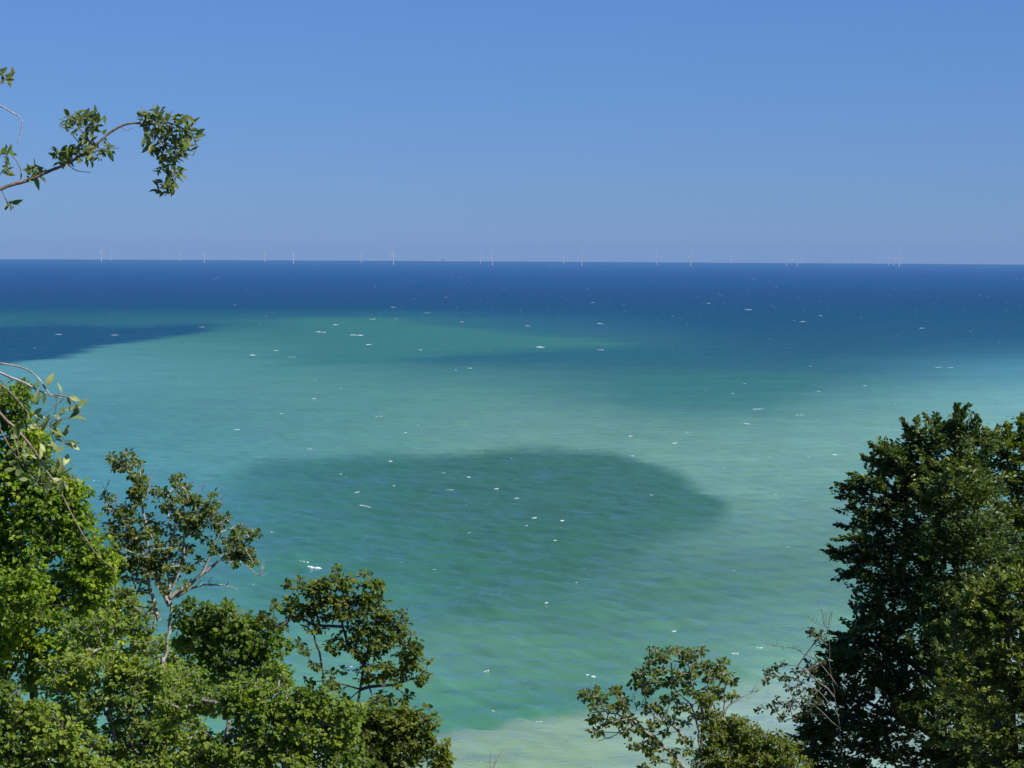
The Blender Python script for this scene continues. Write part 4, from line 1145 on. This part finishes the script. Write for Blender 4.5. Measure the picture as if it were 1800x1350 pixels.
# ------------------------------------------------------------------ near branches on the left: every leaf its own part
def near_leaf_mesh(name, L, W, curl, fold, mat, seed):
    rng = np.random.default_rng(seed)
    us = [0, 0.15, 0.4, 0.65, 0.87, 1.0]
    ws = [0.06, 0.55, 1.0, 0.88, 0.45, 0.02]
    V, q = [], []
    for u, wd in zip(us, ws):
        y = u * L; z = -curl * L * u * u
        for s in (-1, 0, 1):
            V.append((s * wd * W / 2, y, z + fold * W / 2 * wd * abs(s) + rng.normal(0, 0.02) * W * abs(s)))
    for i in range(len(us) - 1):
        q.append((i * 3, i * 3 + 1, i * 3 + 4, i * 3 + 3)); q.append((i * 3 + 1, i * 3 + 2, i * 3 + 5, i * 3 + 4))
    # short stalk
    o = len(V)
    for (x, y) in ((-0.03, 0.02), (0.03, 0.02), (0.025, -0.22), (-0.025, -0.22)):
        V.append((x * W, y * L, 0.0))
    q.append((o, o + 1, o + 2, o + 3))
    return mesh_np(name, np.array(V), [np.array(q)], mat, True)

def orient(dirv, nrm):
    d = Vector(dirv).normalized(); n = Vector(nrm)
    s = d.cross(n)
    if s.length < 1e-4: s = d.cross(Vector((0.3, 0.2, 1)))
    s.normalize(); n = s.cross(d)
    return Matrix((s, d, n)).transposed().to_4x4()

def twig(name, pts, Y, r0, r1, mat, parent, rng, step=0.012, sides=7):
    path = smooth_path([at(p[0], p[1], Y + (p[2] if len(p) > 2 else 0)) for p in pts], step)
    rr = np.linspace(r0, r1, len(path)) * (1 + 0.06 * rng.normal(size=len(path)))
    k = rng.integers(0, len(path), max(1, len(path) // 14)); rr[k] *= 1.25      # buds and nodes
    V, q = tube(path, rr, sides)
    return obj(name, mesh_np(name, V, [q], mat, True), parent), path

def put_leaf(mesh, p, dirv, nrm, s, parent):
    o = bpy.data.objects.new('leaf', mesh)
    COL.objects.link(o)
    o.parent = parent
    mw = Matrix.Translation(Vector(p)) @ orient(dirv, nrm) @ Matrix.Scale(s, 4)
    o.matrix_basis = Matrix.Translation(-parent.location) @ mw
    return o

def overhanging_tree():
    Y = 7.6; rng = np.random.default_rng(101); mpp = Y / F
    tb = at(-420, 400, Y + 0.4); gz = float(ground(tb[0], tb[1]))
    root = empty('overhanging_tree', (tb[0], tb[1], gz), 'near tree reaching in from the upper left with a leafy arching branch and drooping tip', 'tree')
    pts = [np.array([tb[0] - 0.1, tb[1], gz - 0.3]), np.array([tb[0] + 0.05, tb[1], gz + 1.0]), np.array([tb[0], tb[1], tb[2] - 0.2]), np.array([tb[0] + 0.06, tb[1] - 0.1, tb[2] + 1.0])]
    path = smooth_path(pts, 0.08)
    V, q = tube(path, np.linspace(0.10, 0.03, len(path)), 12)
    obj('trunk', mesh_np('trunk', V, [q], BARK_LIMB, True), root)
    tw = []
    def T(pts, a, b, mat=BARK_TWIG, name='branch'):
        o, p = twig(name, pts, Y, a, b, mat, root, rng); tw.append(p); return p
    main = T([(-430, 430, 0.4), (-220, 370, 0.15), (-60, 344), (-10, 335), (20, 325), (52, 316), (88, 300), (118, 288), (150, 268), (168, 255), (195, 232), (220, 219), (245, 217), (264, 228), (285, 250), (300, 275), (308, 298), (300, 322), (290, 345)], 0.0135, 0.0018)
    up1 = T([(166, 257), (152, 243), (140, 225), (126, 208), (116, 196)], 0.004, 0.0015)
    up2 = T([(150, 268), (138, 250), (128, 238)], 0.003, 0.0015)
    up3 = T([(140, 272), (160, 268), (185, 262), (210, 260)], 0.003, 0.0012)
    up4 = T([(245, 217), (252, 200), (250, 186)], 0.003, 0.001)
    up5 = T([(255, 220), (290, 215), (320, 225), (340, 240), (345, 260), (338, 275)], 0.004, 0.0014)
    up6 = T([(290, 255), (318, 262), (330, 280)], 0.003, 0.0012)
    up7 = T([(118, 288), (108, 276), (96, 280)], 0.003, 0.0012)
    T([(36, 318), (37, 300), (28, 282), (15, 268), (5, 272)], 0.0025, 0.0012)
    T([(2, 332), (10, 350), (18, 362), (26, 370)], 0.002, 0.001)
    T([(-60, 330), (-20, 300), (-5, 272), (10, 262)], 0.004, 0.0015)
    dead = T([(-120, 200), (-40, 178), (-5, 184), (22, 198), (38, 210), (37, 228), (30, 256)], 0.005, 0.0012, BARK_LIMB)
    T([(-220, 370, 0.15), (-190, 260), (-120, 200), (-80, 150), (-30, 140), (5, 142), (18, 130)], 0.010, 0.0016)
    T([(118, 288), (135, 300), (160, 303)], 0.002, 0.001)
    T([(212, 222), (222, 230), (232, 225)], 0.0015, 0.0008)
    base = [near_leaf_mesh('leaf', 0.046, 0.0185, c, f, LEAF_NEAR, i) for i, (c, f) in enumerate(((0.15, 0.3), (0.35, 0.5), (0.05, 0.25), (0.55, 0.6), (0.25, 0.8), (-0.1, 0.4)))]
    allp = np.concatenate(tw)
    G = [((150, 222), 34, 26, 40), ((128, 208), 16, 14, 8), ((150, 270), 42, 16, 30), ((180, 262), 26, 10, 8), ((62, 304), 18, 12, 13), ((108, 276), 14, 12, 12), ((268, 208), 26, 18, 26), ((300, 222), 36, 22, 36), ((328, 244), 20, 24, 18),
         ((272, 245), 22, 16, 14), ((298, 262), 26, 20, 24), ((298, 300), 20, 24, 24), ((290, 328), 16, 14, 14), ((320, 270), 16, 18, 8), ((12, 272), 14, 14, 8), ((8, 300), 14, 10, 5), ((20, 360), 12, 8, 4), ((10, 136), 12, 14, 8)]
    for (cx, cy), rx, ry, n in G:
        for i in range(n):
            a = rng.uniform(0, 6.28); r = 1.12 * math.sqrt(rng.random())
            px, py = cx + rx * r * math.cos(a), cy + ry * r * math.sin(a)
            p = at(px, py, Y + rng.normal(0, 0.035))
            j = np.argmin(np.sum((allp - p) ** 2, 1)); w = allp[j]
            dv = p - w
            d = dv / (np.linalg.norm(dv) + 1e-6) + rng.normal(0, 0.55, 3) + np.array([0.1, 0, 0.15 if cx < 230 else -0.2])
            nr = np.array([0.25, -0.35, 0.85]) + rng.normal(0, 0.5, 3)
            put_leaf(base[rng.integers(len(base))], p - d / np.linalg.norm(d) * 0.015, d, nr, rng.uniform(0.7, 1.15), root)
    # smaller leaves packed between them
    P, D, Nn = [], [], []
    for (cx, cy), rx, ry, n in G:
        for i in range(int(n * 1.3)):
            a = rng.uniform(0, 6.28); r = math.sqrt(rng.random()) * 0.85
            p = at(cx + rx * r * math.cos(a), cy + ry * r * math.sin(a), Y + rng.normal(0, 0.03))
            w = allp[np.argmin(np.sum((allp - p) ** 2, 1))]
            dv = p - w
            P.append(p); D.append(dv / (np.linalg.norm(dv) + 1e-6) + rng.normal(0, 0.6, 3)); Nn.append(np.array([0.25, -0.35, 0.8]) + rng.normal(0, 0.5, 3))
    P, D, Nn = np.array(P), np.array(D), np.array(Nn); m = len(P)
    Ln = 0.034 * rng.uniform(0.6, 1.2, m)
    V, q = leaf_cards(P, D, Nn, Ln, Ln * 0.42, rng.uniform(0.2, 0.6, m))
    o = obj('small_leaves', mesh_np('small_leaves', V, [q], LEAF_NEARSMALL, True, {'tint': np.repeat(rng.random(m), 6)}), root); o['kind'] = 'stuff'
overhanging_tree()

def leaning_shrub():
    Y = 6.2; rng = np.random.default_rng(202)
    tb = at(-380, 800, Y + 0.3); gz = float(ground(tb[0], tb[1]))
    root = empty('leaning_shrub', (tb[0], tb[1], gz), 'near shrub with bare grey stems, pale oval leaves and one long trailing twig', 'shrub')
    path = smooth_path([np.array([tb[0] - 0.2, tb[1], gz - 0.2]), np.array([tb[0] - 0.1, tb[1], (gz + tb[2]) / 2]), np.array([tb[0], tb[1], tb[2] + 0.25])], 0.05)
    V, q = tube(path, np.linspace(0.055, 0.02, len(path)), 10)
    obj('trunk', mesh_np('trunk', V, [q], BARK_LIMB, True), root)
    tw = []
    def T(pts, a, b, mat=BARK_TWIG, grow=True):
        o, p = twig('branch', pts, Y, a, b, mat, root, rng)
        if grow: tw.append(p)
        return p
    T([(-380, 700, 0.3), (-180, 620, 0.1), (-40, 640), (0, 655), (20, 664), (42, 672), (65, 685), (88, 694), (108, 700)], 0.009, 0.0022, BARK_LIMB)
    T([(92, 694), (112, 696), (122, 699), (130, 705), (139, 722), (149, 744)], 0.0026, 0.001)
    T([(-60, 628), (10, 640), (35, 645), (55, 654), (70, 668), (78, 680), (86, 691)], 0.003, 0.0022, BARK_LIMB, False)
    T([(98, 698), (100, 708), (96, 728), (88, 750), (95, 775), (105, 800)], 0.0016, 0.001)
    T([(112, 701), (100, 711), (88, 720), (76, 730)], 0.0013, 0.0008)
    T([(-380, 720, 0.3), (-150, 640, 0.1), (-30, 662), (0, 676), (18, 690), (33, 706), (43, 720), (52, 735), (60, 750)], 0.008, 0.0018)
    T([(-380, 780, 0.3), (-150, 690, 0.1), (-30, 706), (0, 727), (12, 740), (25, 750), (40, 767), (55, 785), (68, 805), (80, 826), (92, 842), (105, 862), (125, 902), (150, 946), (175, 980), (204, 1003)], 0.009, 0.0012, BARK_TWIG)
    T([(25, 750), (33, 756), (31, 776), (32, 798), (38, 808), (55, 812), (70, 818)], 0.0018, 0.001)
    T([(67, 766), (72, 785), (77, 800), (95, 812), (112, 818), (125, 842)], 0.0016, 0.001)
    T([(60, 750), (80, 745), (100, 738), (120, 735), (140, 726)], 0.0016, 0.001)
    T([(97, 770), (112, 778), (128, 782)], 0.0014, 0.001)
    T([(-10, 735), (20, 790), (50, 830), (70, 850), (100, 846), (135, 840)], 0.002, 0.001)
    allp = np.concatenate(tw)
    base = [near_leaf_mesh('leaf', 0.040, 0.0185, c, f, LEAF_SHRUB, 20 + i) for i, (c, f) in enumerate(((0.1, 0.3), (0.3, 0.5), (0.0, 0.2), (0.5, 0.5), (-0.15, 0.4)))]
    # (photo x, y, heading in the picture deg with 0 = right and 90 = up, size)
    LV = [(68, 686, -100, 1.05), (76, 690, -80, 0.8), (68, 682, 110, 0.6), (82, 678, 62, 1.05), (109, 692, 120, 0.9), (118, 698, -60, 0.7), (122, 697, -25, 0.9), (131, 716, 195, 0.8), (133, 712, -90, 0.6), (132, 716, 15, 0.6),
          (112, 730, 100, 0.7), (110, 728, 200, 0.6), (122, 736, 35, 1.0), (125, 736, 10, 1.1), (108, 738, 220, 0.9), (100, 745, 240, 0.7), (66, 745, 215, 0.9), (86, 752, -30, 1.5), (90, 752, -50, 1.2), (112, 768, 75, 1.0), (112, 776, 5, 1.2), (114, 780, -20, 1.25), (108, 775, 160, 0.7),
          (98, 796, 20, 1.0), (100, 800, -60, 0.9), (102, 808, -75, 1.2), (96, 815, -110, 0.7), (84, 800, 170, 0.8), (92, 790, 120, 0.8), (70, 805, 160, 0.7), (60, 790, 100, 0.6), (52, 800, 170, 0.7), (36, 805, 10, 0.8), (30, 808, 215, 0.7), (26, 824, 190, 0.8), (32, 815, -85, 1.3),
          (70, 820, -95, 0.9), (74, 830, -80, 0.9), (64, 835, 240, 0.9), (48, 820, -50, 0.7), (100, 832, 5, 1.0), (120, 838, 30, 0.6), (130, 842, -20, 0.8), (116, 848, -70, 0.7), (98, 856, 185, 0.9), (60, 845, -70, 0.8), (50, 842, 180, 0.7), (80, 844, 25, 0.7), (106, 808, 0, 1.3), (60, 728, 35, 0.8), (80, 735, 170, 0.9), (92, 730, -15, 0.8), (70, 725, 190, 0.6), (84, 742, 230, 0.9), (40, 792, 60, 0.5), (82, 810, 200, 0.9), (88, 825, 150, 0.8), (44, 835, 210, 0.8)]
    extra = []
    for i in range(110):
        p = allp[rng.integers(len(allp))]
        x, y = proj(p[None]); x, y = float(x[0]), float(y[0])
        if 20 < x < 140 and 715 < y < 862: extra.append((x, y, rng.uniform(0, 360), rng.uniform(0.7, 1.15)))
    for (x, y, hd, s) in LV + extra:
        p = at(x, y, Y + rng.normal(0, 0.03))
        a = R_(hd)
        d = RT * math.cos(a) + UP * math.sin(a) + FW * rng.normal(0, 0.35)
        nr = np.array([0.5, -0.75, 0.5]) + rng.normal(0, 0.40, 3)
        put_leaf(base[rng.integers(len(base))], p, d, nr, s * 1.0, root)
leaning_shrub()
